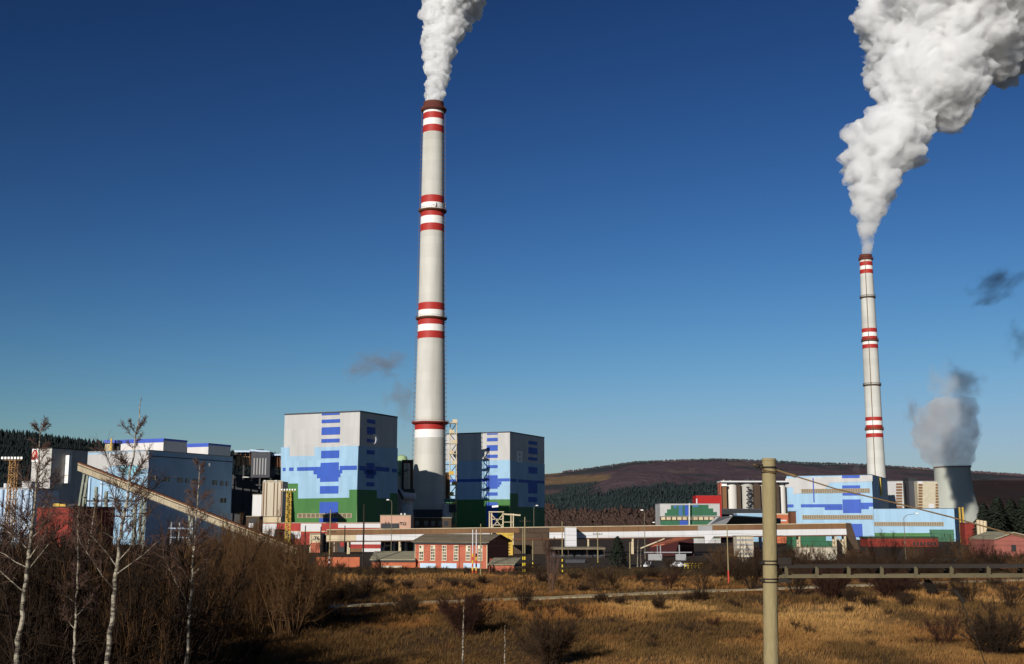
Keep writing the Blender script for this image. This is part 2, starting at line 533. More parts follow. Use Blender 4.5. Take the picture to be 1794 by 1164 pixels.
# gravel path across the field
pp = []
for i in range(len(PATH_PTS) - 1):
    for k in range(12):
        pp.append(PATH_PTS[i].lerp(PATH_PTS[i + 1], k / 12))
pp.append(PATH_PTS[-1])
mb = MB()
vs, fs = [], []
for i, p in enumerate(pp):
    d = (pp[min(i + 1, len(pp) - 1)] - pp[max(i - 1, 0)]).normalized()
    n = Vector((-d.y, d.x, 0))
    w = 2.1 + 0.35 * math.sin(i * 0.9) + random.uniform(-0.2, 0.2)
    vs += [p - n * w + Vector((0, 0, -0.1)), p - n * (w - 0.3) + Vector((0, 0, 0.16)), p + n * (w - 0.3) + Vector((0, 0, 0.16)), p + n * w + Vector((0, 0, -0.1))]
for i in range(len(pp) - 1):
    for j in range(3):
        fs.append((i * 4 + j, i * 4 + j + 1, i * 4 + j + 5, i * 4 + j + 4))
mb.add(vs, fs)
mb.build("path", M_PATH, kind="structure")

# ------------------------------------------------------------------ hills and their woods
SK_X = [-2200, -900, 0, 60, 100, 185, 260, 500, 800, 955, 1020, 1110, 1180, 1250, 1340, 1420, 1510, 1660, 1794, 2400, 3400]
SK_Y = [800, 775, 766, 769, 776, 783, 788, 803, 833, 831, 825, 812, 809, 807, 810, 814, 816, 826, 834, 842, 860]
def hill(u, Y):
    px = 897 + FPX * u
    sk = np.interp(px, SK_X, SK_Y)
    sk = sk + np.interp(px, [400, 800], [9, 2])        # the trees stand above the bare ridge
    yr = np.interp(px, [300, 800], [1900, 3600])
    zr = CAM_H + (910 - sk) / FPX * yr * 1.005
    t = np.clip((Y / yr - 0.46) / 0.54, 0, 1)
    prof = t * t * (3 - 2 * t) * 0.55 + t * 0.45
    x = u * Y
    bump = (fbm(x, Y, 420, 4) - 0.5) * 60 * np.sin(np.pi * np.clip(t, 0, 1))
    fore = 62 * np.exp(-((px - 1130) / 120) ** 2 - ((Y - 2300) / 300) ** 2) + 30 * np.exp(-((px - 1290) / 90) ** 2 - ((Y - 2100) / 200) ** 2)
    back = np.clip((Y - yr) / 1500, 0, 1)
    return (prof * zr + bump) * (1 - 0.6 * back) + fore * 0.8 - 2 * (1 - t)
HAZE_PURPLE, CONIF, BROWNW, MEADOW, PALEW = (np.array(c) for c in ((0.092, 0.063, 0.070), (0.024, 0.034, 0.034), (0.062, 0.038, 0.03), (0.19, 0.125, 0.07), (0.13, 0.095, 0.075)))  # the purple is lightened and blued, distance haze put into the colour
def hill_cover(u, Y, z):
    px = 897 + FPX * u
    x = u * Y
    el = (z - CAM_H) / Y * FPX                      # apparent height, only used to lay out the land's woods and meadows
    n = fbm(x, Y * 0.8, 260, 4); m = fbm(x + 999, Y * 0.7, 110, 3)
    c = np.broadcast_to(HAZE_PURPLE, n.shape + (3,)).copy()
    pal = np.clip((m - 0.62) / 0.06, 0, 1)[..., None] * 0.7
    c = c * (1 - pal) + PALEW * pal
    dk = np.clip((n - 0.56) / 0.05, 0, 1)[..., None] * 0.75
    c = c * (1 - dk) + CONIF * 1.4 * dk
    con = ((px > 985 + (n - 0.5) * 120) & (px < 1330) & (el < 62 + (m - 0.5) * 60 + (fbm(x, Y, 40, 2) - 0.5) * 24 - np.abs(px - 1120) * 0.05) & (el > 22 + (n - 0.5) * 60 + (fbm(x + 50, Y, 40, 2) - 0.5) * 16))
    c[con] = CONIF
    low = (el < 30 + (n - 0.5) * 34) & ~con
    c[low] = BROWNW * 0.9
    mead = (px > 900) & (px < 1062) & (np.abs(el - 66 + (px - 960) * -0.06) < 5 + (n - 0.5) * 14)
    c[mead] = MEADOW
    mead2 = (px > 900) & (px < 985) & (np.abs(el - 78) < 3 + (m - 0.5) * 10)
    c[mead2] = MEADOW * 0.9
    left = px < 700
    c[left] = CONIF * 0.55
    rt = (px > 1620) & (el < 66 + (n - 0.5) * 10)
    c[rt] = BROWNW * 0.55
    return c, mead | mead2
us = np.linspace(-1.25, 1.25, 420)
Ys = np.concatenate([np.linspace(800, 1700, 28), np.linspace(1725, 3700, 90), np.linspace(3800, 5600, 12)])
HU, HY = np.meshgrid(us, Ys)
HZ = hill(HU, HY)
V = np.stack([HU * HY, HY, HZ], axis=-1).reshape(-1, 3)
nx, ny = len(us), len(Ys)
idx = np.arange(nx * ny).reshape(ny, nx)
Fq = np.stack([idx[:-1, :-1], idx[:-1, 1:], idx[1:, 1:], idx[1:, :-1]], axis=-1).reshape(-1, 4)
hc, _ = hill_cover(HU, HY, HZ)
tag(np_mesh("hills", V, Fq, attr_mat("hill_ground", noise_scale=0.03, var=0.42, bump=(0.07, 9.0)), colors=hc.reshape(-1, 3), smooth=True), kind="structure")

def woods(name, U0, U1, n, yfun, hgt, seed):
    r = np.random.default_rng(seed)
    u = r.uniform(U0, U1, n); Y = yfun(r, n, u)
    z = hill(u, Y)
    c, open_ = hill_cover(u, Y, z)
    con_ = c[:, 1] > c[:, 0] * 1.1
    yr_ = np.interp(897 + FPX * u, [300, 800], [1900, 3600])
    keep = ~open_ & (con_ | (Y > yr_ * 0.965) | ((Y < yr_ * 0.62) & (c[:, 0] < 0.075)))
    u, Y, z, c = u[keep], Y[keep], z[keep], c[keep]
    n = len(u)
    con = c[:, 1] > c[:, 0] * 1.1
    h = np.where(con, hgt * 1.15, hgt) * r.uniform(0.45, 1.45, n)
    w = np.where(con, h * 0.22, h * 0.42) * r.uniform(0.8, 1.2, n)
    k = 5
    ring = lambda rr, hh, ph: np.stack([np.stack([u * Y + w * rr * np.cos(ph + 2 * math.pi * j / k) * r.uniform(0.75, 1.25, n), Y + w * rr * np.sin(ph + 2 * math.pi * j / k), z + h * hh * r.uniform(0.9, 1.1, n)], -1) for j in range(k)], 1)
    ph = r.uniform(0, 6.28, n)
    lowr = np.where(con, 1.0, 0.75); upr = np.where(con, 0.5, 1.0)
    R1 = ring(lowr, 0.12, ph); R2 = ring(upr, 0.6, ph + 0.5)
    top = np.stack([u * Y, Y, z + h], -1)[:, None]
    V = np.concatenate([R1, R2, top], 1).reshape(-1, 3)
    base = (np.arange(n) * (2 * k + 1))[:, None, None]
    loc = []
    for j in range(k):
        a, b2 = j, (j + 1) % k
        loc += [(a, b2, k + b2), (a, k + b2, k + a), (k + a, k + b2, 2 * k)]
    F = (base + np.array(loc)[None]).reshape(-1, 3)
    cc = np.repeat(c * r.uniform(0.88, 1.14, (n, 1)), 2 * k + 1, axis=0)
    o = np_mesh(name, V, F, M_WOODS, colors=cc)
    tag(o, kind="stuff")
M_WOODS = attr_mat("far_woods", noise_scale=0.03, var=0.3)
woods("forest", -0.52, 0.55, 70000, lambda r, n, u: np.interp(897 + FPX * u, [300, 800], [1900, 3600]) * r.uniform(0.455, 1.02, n), 5.5, 3)
woods("ridge_forest", -0.5, -0.1, 3500, lambda r, n, u: np.interp(897 + FPX * u, [300, 800], [1900, 3600]) * r.uniform(0.92, 1.03, n), 11.0, 4)

# ------------------------------------------------------------------ the plant: helpers
GRID = math.radians(24)
def solve(C, d, px, py=860):
    u, f, w = ray(px, py)
    k = u / f
    s = (k * C[1] - C[0]) / (d[0] - k * d[1])
    return (C[0] + d[0] * s, C[1] + d[1] * s)
def corner_plan(pxC, YC, pxL, pxR, py=860, a=GRID):
    """Footprint of a block whose near corner shows at pxC: left wall to pxL, right wall to pxR."""
    C = G(pxC, YC, py)
    L = solve(C, (-math.cos(a), math.sin(a)), pxL, py)
    R = solve(C, (math.sin(a), math.cos(a)), pxR, py)
    B = (L[0] + R[0] - C[0], L[1] + R[1] - C[1])
    return L, C, R, B
def grow(plan, e):
    cx = sum(p[0] for p in plan) / len(plan); cy = sum(p[1] for p in plan) / len(plan)
    out = []
    for p in plan:
        d = Vector((p[0] - cx, p[1] - cy)); l = d.length
        out.append((cx + d.x * (l + e) / l, cy + d.y * (l + e) / l))
    return out
def block(name, label, cat, plan, z0, z1, m, roof=M_ROOF, roof_t=0.5, over=0.3, group=None, parts=True):
    L, C, R, B = plan
    t = thing(name, label, cat, ((L[0] + R[0]) / 2, (L[1] + R[1]) / 2, z0), group)
    MB().prism(plan, z0, z1).build("wall", m, t)
    if roof is not None:
        MB().prism(grow(plan, over), z1 + 0.003, z1 + roof_t).build("roof", roof, t)
    return t, Face(L, C), Face(C, R)
def frontal(pxL, pxR, Y, depth, YR=None):
    """Footprint of a block whose front faces the camera."""
    A, B = G(pxL, Y), G(pxR, YR or Y)
    F = Face(A, B)
    n = -F.n
    return A, B, (B[0] + n.x * depth, B[1] + n.y * depth), (A[0] + n.x * depth, A[1] + n.y * depth)
def panel(t, F, name, m, rect, o=0.12, parent=None):
    k0, k1, z0, z1 = F.rect(*rect)
    k0, k1 = max(k0, 0.0), min(k1, F.L)
    return MB().slab(F, k0, k1, z0, z1, -0.1, o).build(name, m, parent or t)
def polypanel(t, F, name, m, pts, o=0.12):
    return MB().fpoly(F, pts, -0.1, o).build(name, m, t)
def window_strip(t, F, rect, pitch_px=4.0, o=0.3, m=M_WINB, mf=M_MULL):
    g = panel(t, F, "window_strip", m, rect, o)
    k0, k1, z0, z1 = F.rect(*rect)
    n = max(2, int((rect[2] - rect[0]) / pitch_px))
    mb = MB()
    w = (k1 - k0) / n
    for i in range(n + 1):
        k = k0 + w * i
        mb.slab(F, k - w * 0.11, k + w * 0.11, z0, z1, o - 0.05, o + 0.12)
    mb.slab(F, k0 - 0.2, k1 + 0.2, z1, z1 + 0.25, o - 0.05, o + 0.16)
    mb.slab(F, k0 - 0.2, k1 + 0.2, z0 - 0.25, z0, o - 0.05, o + 0.16)
    f = mb.build("mullions", mf, g)
    return g
def lettering(text, F, px, py, size, m, t, name="lettering", o=0.25):
    cu = bpy.data.curves.new(name, 'FONT')
    cu.body = text
    cu.size = size
    cu.extrude = 0.06
    cu.align_x = 'CENTER'; cu.align_y = 'CENTER'
    tmp = bpy.data.objects.new("lettering_source", cu)
    me = bpy.data.meshes.new_from_object(tmp)
    me.name = name
    me.materials.clear()
    me.materials.append(m)
    bpy.data.objects.remove(tmp)
    bpy.data.curves.remove(cu)
    ob = bpy.data.objects.new(name, me)
    COL.objects.link(ob)
    k, z = F.hit(px, py)
    p = F.pt(k, z, o)
    rot = Matrix((Vector((F.d.x, F.d.y, 0)), Vector((0, 0, 1)), Vector((F.n.x, F.n.y, 0)))).transposed()
    ob.parent = t
    ob.location = p - world_loc(t)
    ob.rotation_euler = rot.to_euler()
    return ob
c3 = lambda x, y: (480 + x / 4.85, 700 + y / 4.85)
c4 = lambda x, y: (660 + x / 3.88, 700 + y / 3.88)
def R3(x0, y0, x1, y1): return c3(x0, y0) + c3(x1, y1)
def R4(x0, y0, x1, y1): return c4(x0, y0) + c4(x1, y1)

# ------------------------------------------------------------------ the two boiler houses
P1 = corner_plan(628.7, 650, 496, 695, 820)
Z1 = Z(722, 650)
t, FL, FR = block("boiler_house", "tall painted block with white crescent on its shaded wall, left of the large chimney", "building", P1, 0, Z1, M_WHITE, M_CHAR, 0.8, 0.25)
polypanel(t, FL, "pale_blue_panel", M_LBLUE, [c3(60, 408), c3(132, 408), c3(132, 482), c3(345, 480), c3(345, 406), c3(562, 402), c3(562, 396), c3(716, 394), c3(702, 766), c3(640, 768), c3(640, 835), c3(206, 843), c3(206, 714), c3(96, 716), c3(96, 782), c3(60, 783)], 0.12)
polypanel(t, FL, "green_panel", M_GREEN, [c3(60, 783), c3(96, 782), c3(96, 716), c3(206, 714), c3(206, 843), c3(640, 835), c3(640, 768), c3(704, 766), c3(700, 1120), c3(60, 1120)], 0.13)
for r in [(408, 118, 560, 133), (407, 170, 562, 200), (406, 236, 562, 300), (404, 335, 558, 367), (402, 435, 556, 500), (392, 736, 549, 801), (388, 872, 545, 1085), (198, 575, 395, 606), (560, 564, 706, 600), (130, 579, 168, 608), (66, 581, 100, 610)]:
    panel(t, FL, "blue_panel", M_BLUE, R3(*r), 0.26)
polypanel(t, FL, "blue_panel", M_BLUE, [c3(398, 540), c3(553, 534), c3(552, 600), c3(582, 600), c3(582, 628), c3(566, 630), c3(566, 660), c3(550, 662), c3(549, 698), c3(393, 702), c3(394, 670), c3(366, 671), c3(366, 637), c3(338, 637), c3(338, 604), c3(396, 600)], 0.27)
window_strip(t, FL, R3(206, 972, 660, 1004), 7.5)
polypanel(t, FR, "pale_blue_panel", M_LBLUE, [c3(716, 394), c3(1050, 415), c3(1050, 800), c3(985, 795), c3(985, 845), c3(873, 838), c3(873, 772), c3(704, 766)], 0.12)
polypanel(t, FR, "green_panel", M_GREEN, [c3(704, 766), c3(873, 772), c3(873, 838), c3(985, 845), c3(985, 795), c3(1050, 800), c3(1050, 1100), c3(704, 1100)], 0.13)
for r in [(790, 172, 858, 205), (790, 236, 858, 300), (788, 338, 855, 365), (786, 432, 853, 468), (782, 540, 851, 672), (782, 704, 850, 740), (765, 600, 866, 640)]:
    panel(t, FR, "blue_panel", M_BLUE, R3(*r), 0.26)
for r in [(716, 566, 778, 604), (856, 574, 978, 612), (1000, 590, 1048, 620)]:
    panel(t, FR, "blue_panel", M_BLUE, R3(*r), 0.2)
cres = []
for i in range(13):
    a = math.radians(105 - 195 * i / 12)
    cres.append((654.5 + 6.3 * math.cos(a), 770.5 - 9 * math.sin(a)))
inn = []
for i in range(13):
    a = math.radians(-90 + 195 * i / 12)
    inn.append((652.5 + 4.2 * math.cos(a), 770 - 8.2 * math.sin(a)))
polypanel(t, FR, "white_crescent", M_BAND_WHITE, cres + inn, 0.9)

P2 = corner_plan(893.3, 825, 781, 954, 840)
Z2 = Z(758, 825)
t, FL, FR = block("boiler_house", "tall painted block bearing a white figure 8, right of the large chimney", "building", P2, 0, Z2, M_WHITE, M_CHAR, 0.8, 0.25)
panel(t, FL, "pale_blue_panel", M_LBLUE, R4(450, 416, 905, 680), 0.12)
panel(t, FL, "green_panel", M_GREEN, R4(450, 681, 905, 900), 0.13)
for r in [(750, 231, 823, 240), (750, 262, 823, 285), (749, 311, 823, 350), (748, 376, 823, 398), (747, 447, 823, 468), (746, 516, 823, 608), (746, 632, 823, 655), (745, 700, 823, 860), (600, 541, 745, 561), (824, 537, 905, 558), (480, 543, 600, 563), (824, 560, 848, 580), (824, 580, 836, 596)]:
    panel(t, FL, "blue_panel", M_BLUE, R4(*r), 0.26 if r[3] - r[1] > 25 else 0.22)
polypanel(t, FR, "pale_blue_panel", M_LBLUE, [c4(905, 416), c4(1141, 440), c4(1141, 735), c4(960, 730), c4(960, 640), c4(905, 640)], 0.12)
polypanel(t, FR, "green_panel", M_GREEN, [c4(905, 640), c4(960, 640), c4(960, 730), c4(1141, 735), c4(1141, 900), c4(905, 900)], 0.13)
for r in [(1031, 285, 1090, 308), (1031, 328, 1090, 372), (1030, 394, 1090, 416), (1030, 460, 1090, 505), (1028, 550, 1090, 640), (1029, 664, 1088, 700), (905, 540, 950, 560), (960, 545, 1027, 566), (1091, 552, 1140, 572)]:
    panel(t, FR, "blue_panel", M_BLUE, R4(*r), 0.24)
k0, k1, z0, z1 = FR.rect(905.5, 791, 914.5, 810.5)
plate = MB()
w, h = k1 - k0, z1 - z0
for a, b, c, d in [(0, .28, 0, 1), (.72, 1, 0, 1), (.28, .72, 0, .16), (.28, .72, .42, .58), (.28, .72, .84, 1)]:
    plate.slab(FR, k0 + a * w, k0 + b * w, z0 + c * h, z0 + d * h, -0.1, 0.35)
plate.build("white_figure", M_BAND_WHITE, t)

# ------------------------------------------------------------------ chimneys
def chimney(name, label, px, Y, profile, bands, rings, m, ladder=True, nseg=64):
    """profile: (py, half width in px); bands: (py0, py1, kind); rings: (py, extra radius)."""
    cx, cy = G(px, Y, profile[-1][0])
    zs, rs = [], []
    for py, hw in profile:
        p = U(px, py, Y)
        depth = Y * CP + (p.z - CAM_H) * SP
        zs.append(p.z); rs.append(hw / FPX * depth)
    order = np.argsort(zs)
    zs, rs = np.array(zs)[order], np.array(rs)[order]
    R = lambda z: float(np.interp(z, zs, rs))
    t = thing(name, label, "chimney", (cx, cy, 0))
    zt = zs[-1]
    prof = [(0.0, rs[0] * 1.02)] + [(z, R(z)) for z in np.linspace(2, zt, 40)] + [(zt, rs[-1] * 0.86), (zt - 12, rs[-1] * 0.84)]
    MB().lathe(cx, cy, prof, nseg).build("shaft", m, t, smooth=True)
    mats_ = {"red": M_BAND_RED, "white": M_BAND_WHITE, "soot": M_SOOT, "dark": M_CHAR}
    for a, b, kind in bands:
        z1_, z0_ = Z(a, Y), Z(b, Y)
        zl = np.linspace(z0_, z1_, 4)
        MB().lathe(cx, cy, [(z0_, R(z0_) - 0.2)] + [(z, R(z) + 0.09) for z in zl] + [(z1_, R(z1_) - 0.2)], nseg, cap=False).build(kind + "_band", mats_[kind], t, smooth=True)
    for py, ex, th, mm in rings:
        z = Z(py, Y)
        r = R(z)
        g = MB().lathe(cx, cy, [(z - th, r - 0.2), (z - th, r + ex * 0.6), (z, r + ex), (z + th * 0.5, r + ex), (z + th * 0.5, r - 0.2)], nseg, cap=False).build("gallery", mm, t)
        rail = MB()
        for j in range(36):
            a = 2 * math.pi * j / 36
            q = Vector((cx + (r + ex - 0.1) * math.cos(a), cy + (r + ex - 0.1) * math.sin(a), z))
            q2 = Vector((cx + (r + ex - 0.1) * math.cos(a + 2 * math.pi / 36), cy + (r + ex - 0.1) * math.sin(a + 2 * math.pi / 36), z))
            rail.beam(q, q + Vector((0, 0, 1.5)), 0.12)
            rail.beam(q + Vector((0, 0, 1.5)), q2 + Vector((0, 0, 1.5)), 0.12)
        rail.build("railing", mm, g)
    if ladder:
        for side in (-1, 1):
            mb = MB()
            ang = math.radians(180 + 8) if side < 0 else math.radians(-8)
            n = int(zt / 3.2)
            prev = None
            for j in range(6, n):
                z = zt * j / n
                r = R(z)
                a = Vector((cx + r * math.cos(ang), cy + r * math.sin(ang), z))
                b = Vector((cx + (r + 1.25) * math.cos(ang), cy + (r + 1.25) * math.sin(ang), z))
                mb.beam(a, b, 0.5, 0.35)
                if prev: mb.beam(prev, b, 0.16)
                prev = b
            mb.build("ladder", M_ROD, t)
    return t, cx, cy, R, zt

t, CH1X, CH1Y, CH1R, CH1Z = chimney("chimney", "tallest chimney, red and white bands and steam, standing between the two painted blocks", 751.8, 788,
    [(181, 17.6), (372, 20.2), (560, 23.0), (745, 26.6), (830, 28.0), (905, 30)],
    [(181, 194, "soot"), (194.5, 201, "white"), (201, 212, "red"), (212, 223, "white"), (223, 235, "red"), (346, 358.5, "red"), (358.5, 370, "white"),
     (372, 382, "red"), (382, 395, "white"), (395, 407.5, "red"), (533, 545.5, "red"), (545.5, 558, "white"), (560, 571, "red"), (571, 582.5, "white"), (582.5, 595, "red"), (743, 754, "red"), (754, 768, "white"), (893, 907, "dark")],
    [(194, 2.0, 1.2, M_SOOT), (371, 1.9, 0.8, M_RUST), (559, 1.9, 0.8, M_RUST), (741.5, 2.4, 0.9, M_TRED)], M_CONC)
# small white aerials clamped to the shaft
for px, py in ((763, 358), (779.5, 360)):
    p = U(px, py, 788 - 8.5)
    if px > 770: p = U(px, py, 788)
    mb = MB().beam(p + Vector((-2.2, 0, 0)), p + Vector((0.5, 0, 0)), 0.3)
    mb.tube([p + Vector((0, 0, -1.4)), p + Vector((0, 0, 1.4))], 0.45, 8)
    mb.build("aerial", M_BAND_WHITE, t)

t, CH2X, CH2Y, CH2R, CH2Z = chimney("chimney", "slimmer, more distant chimney with red bands, rising behind the pale blue building at right", 1538.5, 822,
    [(447, 10.4), (522, 11.6), (600, 13.0), (676, 13.6), (752, 14.2), (790, 14.9), (830, 15.6), (890, 16.5)],
    [(447, 456, "soot"), (460, 467, "red"), (467, 473.5, "white"), (473.5, 480.5, "red"), (576.5, 583.5, "red"), (583.5, 590.5, "white"), (590.5, 597.5, "red"), (599, 604.5, "white"), (604.5, 611.5, "red"),
     (731.5, 738, "red"), (738, 745.5, "white"), (745.5, 752, "red"), (754, 760, "white"), (760, 767, "red")],
    [(455, 0.9, 0.7, M_SOOT), (522, 0.8, 0.6, M_DBROWN), (598, 0.8, 0.6, M_DBROWN), (675.5, 0.8, 0.6, M_DBROWN), (753, 0.8, 0.6, M_RUST)], M_CONC_P, ladder=False, nseg=48)
mb = MB()
for j in range(2, 48):
    z, z2 = CH2Z * j / 48, CH2Z * (j + 1) / 48
    a = math.radians(-115)
    mb.beam((CH2X + (CH2R(z) + 0.3) * math.cos(a), CH2Y + (CH2R(z) + 0.3) * math.sin(a), z), (CH2X + (CH2R(z2) + 0.3) * math.cos(a), CH2Y + (CH2R(z2) + 0.3) * math.sin(a), z2), 0.35)
mb.build("ladder", M_ROD, t)

# cooling tower far at right
TY = 1380
tx, ty = G(1671, TY, 870)
zt = Z(819, TY)
k = TY / FPX
t = thing("cooling_tower", "grey waisted cooling tower with steam on top, far right behind the plant", "cooling tower", (tx, ty, 0))
prof = [(0, 52 * k), (4, 50 * k), (zt * .2, 43.5 * k), (zt * .4, 37.5 * k), (zt * .6, 33 * k), (zt * .8, 30.4 * k), (zt, 30 * k), (zt, 29.2 * k), (zt * .8, 29.4 * k), (zt * .6, 32 * k), (zt * .3, 39 * k)]
MB().lathe(tx, ty, prof, 64, cap=False).build("shell", M_TOWER, t, smooth=True)
MB().lathe(tx, ty, [(zt - 0.6, 29.6 * k), (zt - 0.6, 31 * k), (zt + 0.6, 31 * k), (zt + 0.6, 29.6 * k)], 64, cap=False).build("rim", M_DBROWN, t)
mb = MB()
for j in range(44):
    a = 2 * math.pi * j / 44
    mb.box(tx + 31 * k * math.cos(a) - .5, tx + 31 * k * math.cos(a) + .5, ty + 31 * k * math.sin(a) - .5, ty + 31 * k * math.sin(a) + .5, zt + 0.6, zt + 1.9)
mb.build("rim_post", M_CONC_P, t, kind="stuff")

# stair tower braced to the big chimney
SX, SY = G(794, 790, 800)
t = thing("stair_tower", "cream zigzag stair tower braced to the large chimney, before the block with the figure 8", "stair tower", (SX, SY, 0))
ztop = Z(741, 790)
mb = MB()
for dx in (-2.2, 2.2):
    for dy in (-2, 2):
        mb.beam((SX + dx, SY + dy, 0), (SX + dx, SY + dy, ztop), 0.4)
mb.build("frame", M_CREAM, t)
n = 11
for i in range(n):
    z = ztop - i * ztop / n
    MB().box(SX - 2.7, SX + 2.7, SY - 2.4, SY + 2.4, z - 0.45, z).build("platform", M_CREAM, t)
    s = 1 if i % 2 == 0 else -1
    MB().slab(Face((SX - 2.7, SY - 2.45), (SX + 2.7, SY - 2.45)), 2.0 if s > 0 else 0.0, 5.4 if s > 0 else 3.4, z + 0.02, z + 2.1, 0.0, 0.12).build("parapet", M_CREAM if i < 5 else M_YELLOW, t)
    if i < n - 1:
        z2 = z - ztop / n
        MB().beam((SX - s * 2.4, SY - 1.2, z2), (SX + s * 2.4, SY - 1.2, z - 0.4), 1.0, 0.5).build("flight", M_DARK, t)
    if i % 2 == 0 and z > 20:
        MB().beam((SX - 2.2, SY, z - 0.3), (CH1X + CH1R(z) * 0.97, SY, z - 0.3), 0.5).build("brace", M_DARK, t)
zc = Z(828, 790)
MB().box(SX - 6.5, SX - 2.25, SY - 1.5, SY + 3, Z(880, 790), zc).build("lift_shaft", M_RUST, t)

# ducts and filters between the left block and the chimney
t = thing("flue_gas_plant", "pipes and white ducts squeezed between the crescent block and the large chimney", "pipework", (*G(712, 760), 0))
p = U(694, 800, 762); q = U(706, 830, 762)
MB().tube([U(706, 905, 765), U(706, 836, 765)], 5.2, 24).build("vessel", M_TAN, t, smooth=True)
MB().lathe(*U(704, 830, 768).xy, [(Z(840, 768), 6.0), (Z(815, 768), 5.0), (Z(800, 768), 3.0), (Z(797, 768), 0.4)], 24).build("dome", mat("faded_green_paint", (0.33, 0.45, 0.24), 0.7, 0.2, 0.4), t, smooth=True)
for px in (709.5, 713, 716.5):
    MB().tube([U(px, 862, 752), U(px, 812, 752)], 0.75, 10).build("pipe", M_TAN, t, smooth=True)
MB().box(U(704, 830, 757).x, U(723, 830, 757).x, 756, 762, Z(858, 757), Z(806, 757)).build("housing", M_DBROWN, t)
MB().tube([U(693, 868, 750), U(700, 866, 750), U(708, 872, 750), U(713, 884, 750), U(715, 915, 750)], 3.6, 20).build("duct", M_PAINTW, t, smooth=True)
MB().tube([U(704, 869, 744), U(728, 871, 744)], 2.4, 16).build("duct", M_PAINTW, t, smooth=True)
MB().box(U(708, 830, 746).x, U(726, 830, 746).x, 745, 752, Z(868, 746), Z(857, 746)).build("walkway", mat("dull_green_steel", (0.06, 0.08, 0.06), 0.8), t)
MB().beam(U(697, 858, 742), U(706, 874, 742), 1.4).build("strut", M_DARK, t)
for px in (693, 697, 700):
    MB().beam(U(px, 832 - (px - 693), 746), U(px + 16, 830 - (px - 693), 746), 0.5).build("catwalk", M_DARK, t)
t = thing("duct_cluster", "white vessel and teal deck at the stair tower's foot, right of large chimney", "pipework", (*G(785, 770), 0))
MB().tube([U(784, 915, 770), U(784, 882, 770)], 3.2, 16).build("vessel", M_PAINTW, t, smooth=True)
MB().box(U(778, 880, 766).x, U(797, 880, 766).x, 764, 772, Z(880, 766), Z(874, 766)).build("deck", mat("teal_steel", (0.05, 0.16, 0.14), 0.7), t)
MB().box(U(787, 880, 763).x, U(799, 880, 763).x, 762, 769, Z(898, 764), Z(884, 764)).build("housing", M_DARK, t)

# ------------------------------------------------------------------ left part of the plant
PB = corner_plan(260.5, 560, 146.5, 408, 800)
ZB = Z(790, 560)
t, FL, FR = block("turbine_hall", "wide pale blue and white hall behind the sloping conveyor, grey-roofed", "building", PB, 0, ZB, M_LBLUE, M_GREY, 0.5, 0.2)
polypanel(t, FL, "white_panel", M_WHITE, [(146, 797.5), (260.4, 790.6), (260.4, 822), (243, 822), (243, 830), (214, 832), (214, 816), (190, 818), (190, 826), (146, 828)], 0.15)
panel(t, FL, "teal_panel", mat("teal_cladding", (0.22, 0.47, 0.56), 0.7), (211, 816, 244, 832), 0.22)
for x0, x1 in ((226, 230), (233, 237), (165, 173), (183, 192), (166, 174), (184, 192), (212, 220), (230, 238)):
    y = 836 if x0 in (226, 233) else (875 if x0 in (165, 183) else 893 if x0 in (166, 184) else 893)
    g = panel(t, FL, "window", M_GLASS, (x0, y, x1, y + 5), 0.18)
    k0, k1, z0, z1 = FL.rect(x0, y, x1, y + 5)
    MB().slab(FL, (k0 + k1) / 2 - 0.12, (k0 + k1) / 2 + 0.12, z0, z1, 0.1, 0.3).build("mullion", M_FRAME, g)
for x in (155, 176, 200, 222):
    panel(t, FL, "pilaster", M_PBLUE, (x, 838, x + 3, 925), 0.8)
panel(t, FR, "trim", M_DARK, (261, 803.5, 407, 805), 0.2)
for x0, x1 in ((267, 276), (288, 297), (311, 320), (325, 330), (338, 346), (372, 380), (386, 391), (395, 400), (386, 396)):
    y = 873 if (x0, x1) == (386, 396) else 834 + (x0 - 267) * 0.075
    g = panel(t, FR, "window", M_GLASS, (x0, y, x1, y + 8), 0.18)
    k0, k1, z0, z1 = FR.rect(x0, y, x1, y + 8)
    MB().slab(FR, (k0 + k1) / 2 - 0.2, (k0 + k1) / 2 + 0.2, z0, z1, 0.1, 0.3).build("mullion", M_FRAME, g)
panel(t, FR, "white_stripe", M_BAND_WHITE, (364.6, 812, 367, 818), 0.8)
# penthouses on that hall's roof
M_ROOFBLUE = mat("blue_roof_sheet", (0.05, 0.10, 0.46), 0.5, 0.1)
PEN = mat("off_white_cladding", (0.60, 0.57, 0.55), 0.7, 0.1, 0.3, STREAK)
for pc, YY, pl, pr, yt, lab in ((286, 600, 209, 327, 772, "longer off-white penthouse with blue roof edge on the pale blue hall"), (365, 645, 328, 404, 780, "shorter off-white penthouse, right-hand one on the pale blue hall's roof")):
    pl_ = corner_plan(pc, YY, pl, pr, 785)
    tt, a, b = block("penthouse", lab, "penthouse", pl_, ZB + 0.51, Z(yt, YY), PEN, M_ROOFBLUE, 1.1, 0.25)
    MB().slab(a, 0, a.L, Z(yt, YY) - 0.9, Z(yt, YY) - 0.05, -0.1, 0.14).build("trim", M_ROOFBLUE, tt)
x0, y0 = G(184, 590, 780); x1, y1 = G(208, 590, 780)
t = thing("roof_canopy", "blue canopy frame with yellow post on the left of the pale blue hall's roof", "canopy", ((x0 + x1) / 2, 590, ZB + 0.51))
MB().box(x0, x1 - .2, 588, 596, Z(777, 590), Z(771.5, 590)).build("canopy_top", M_ROOFBLUE, t)
MB().box(x0 + .3, x0 + 4, 589, 595, ZB + 0.51, Z(777.1, 590)).build("wall", M_CREAM, t)
MB().box(x0 + 4.2, x1 - 0.6, 592, 595, ZB + 0.51, Z(777.1, 590)).build("recess", M_DARK, t)
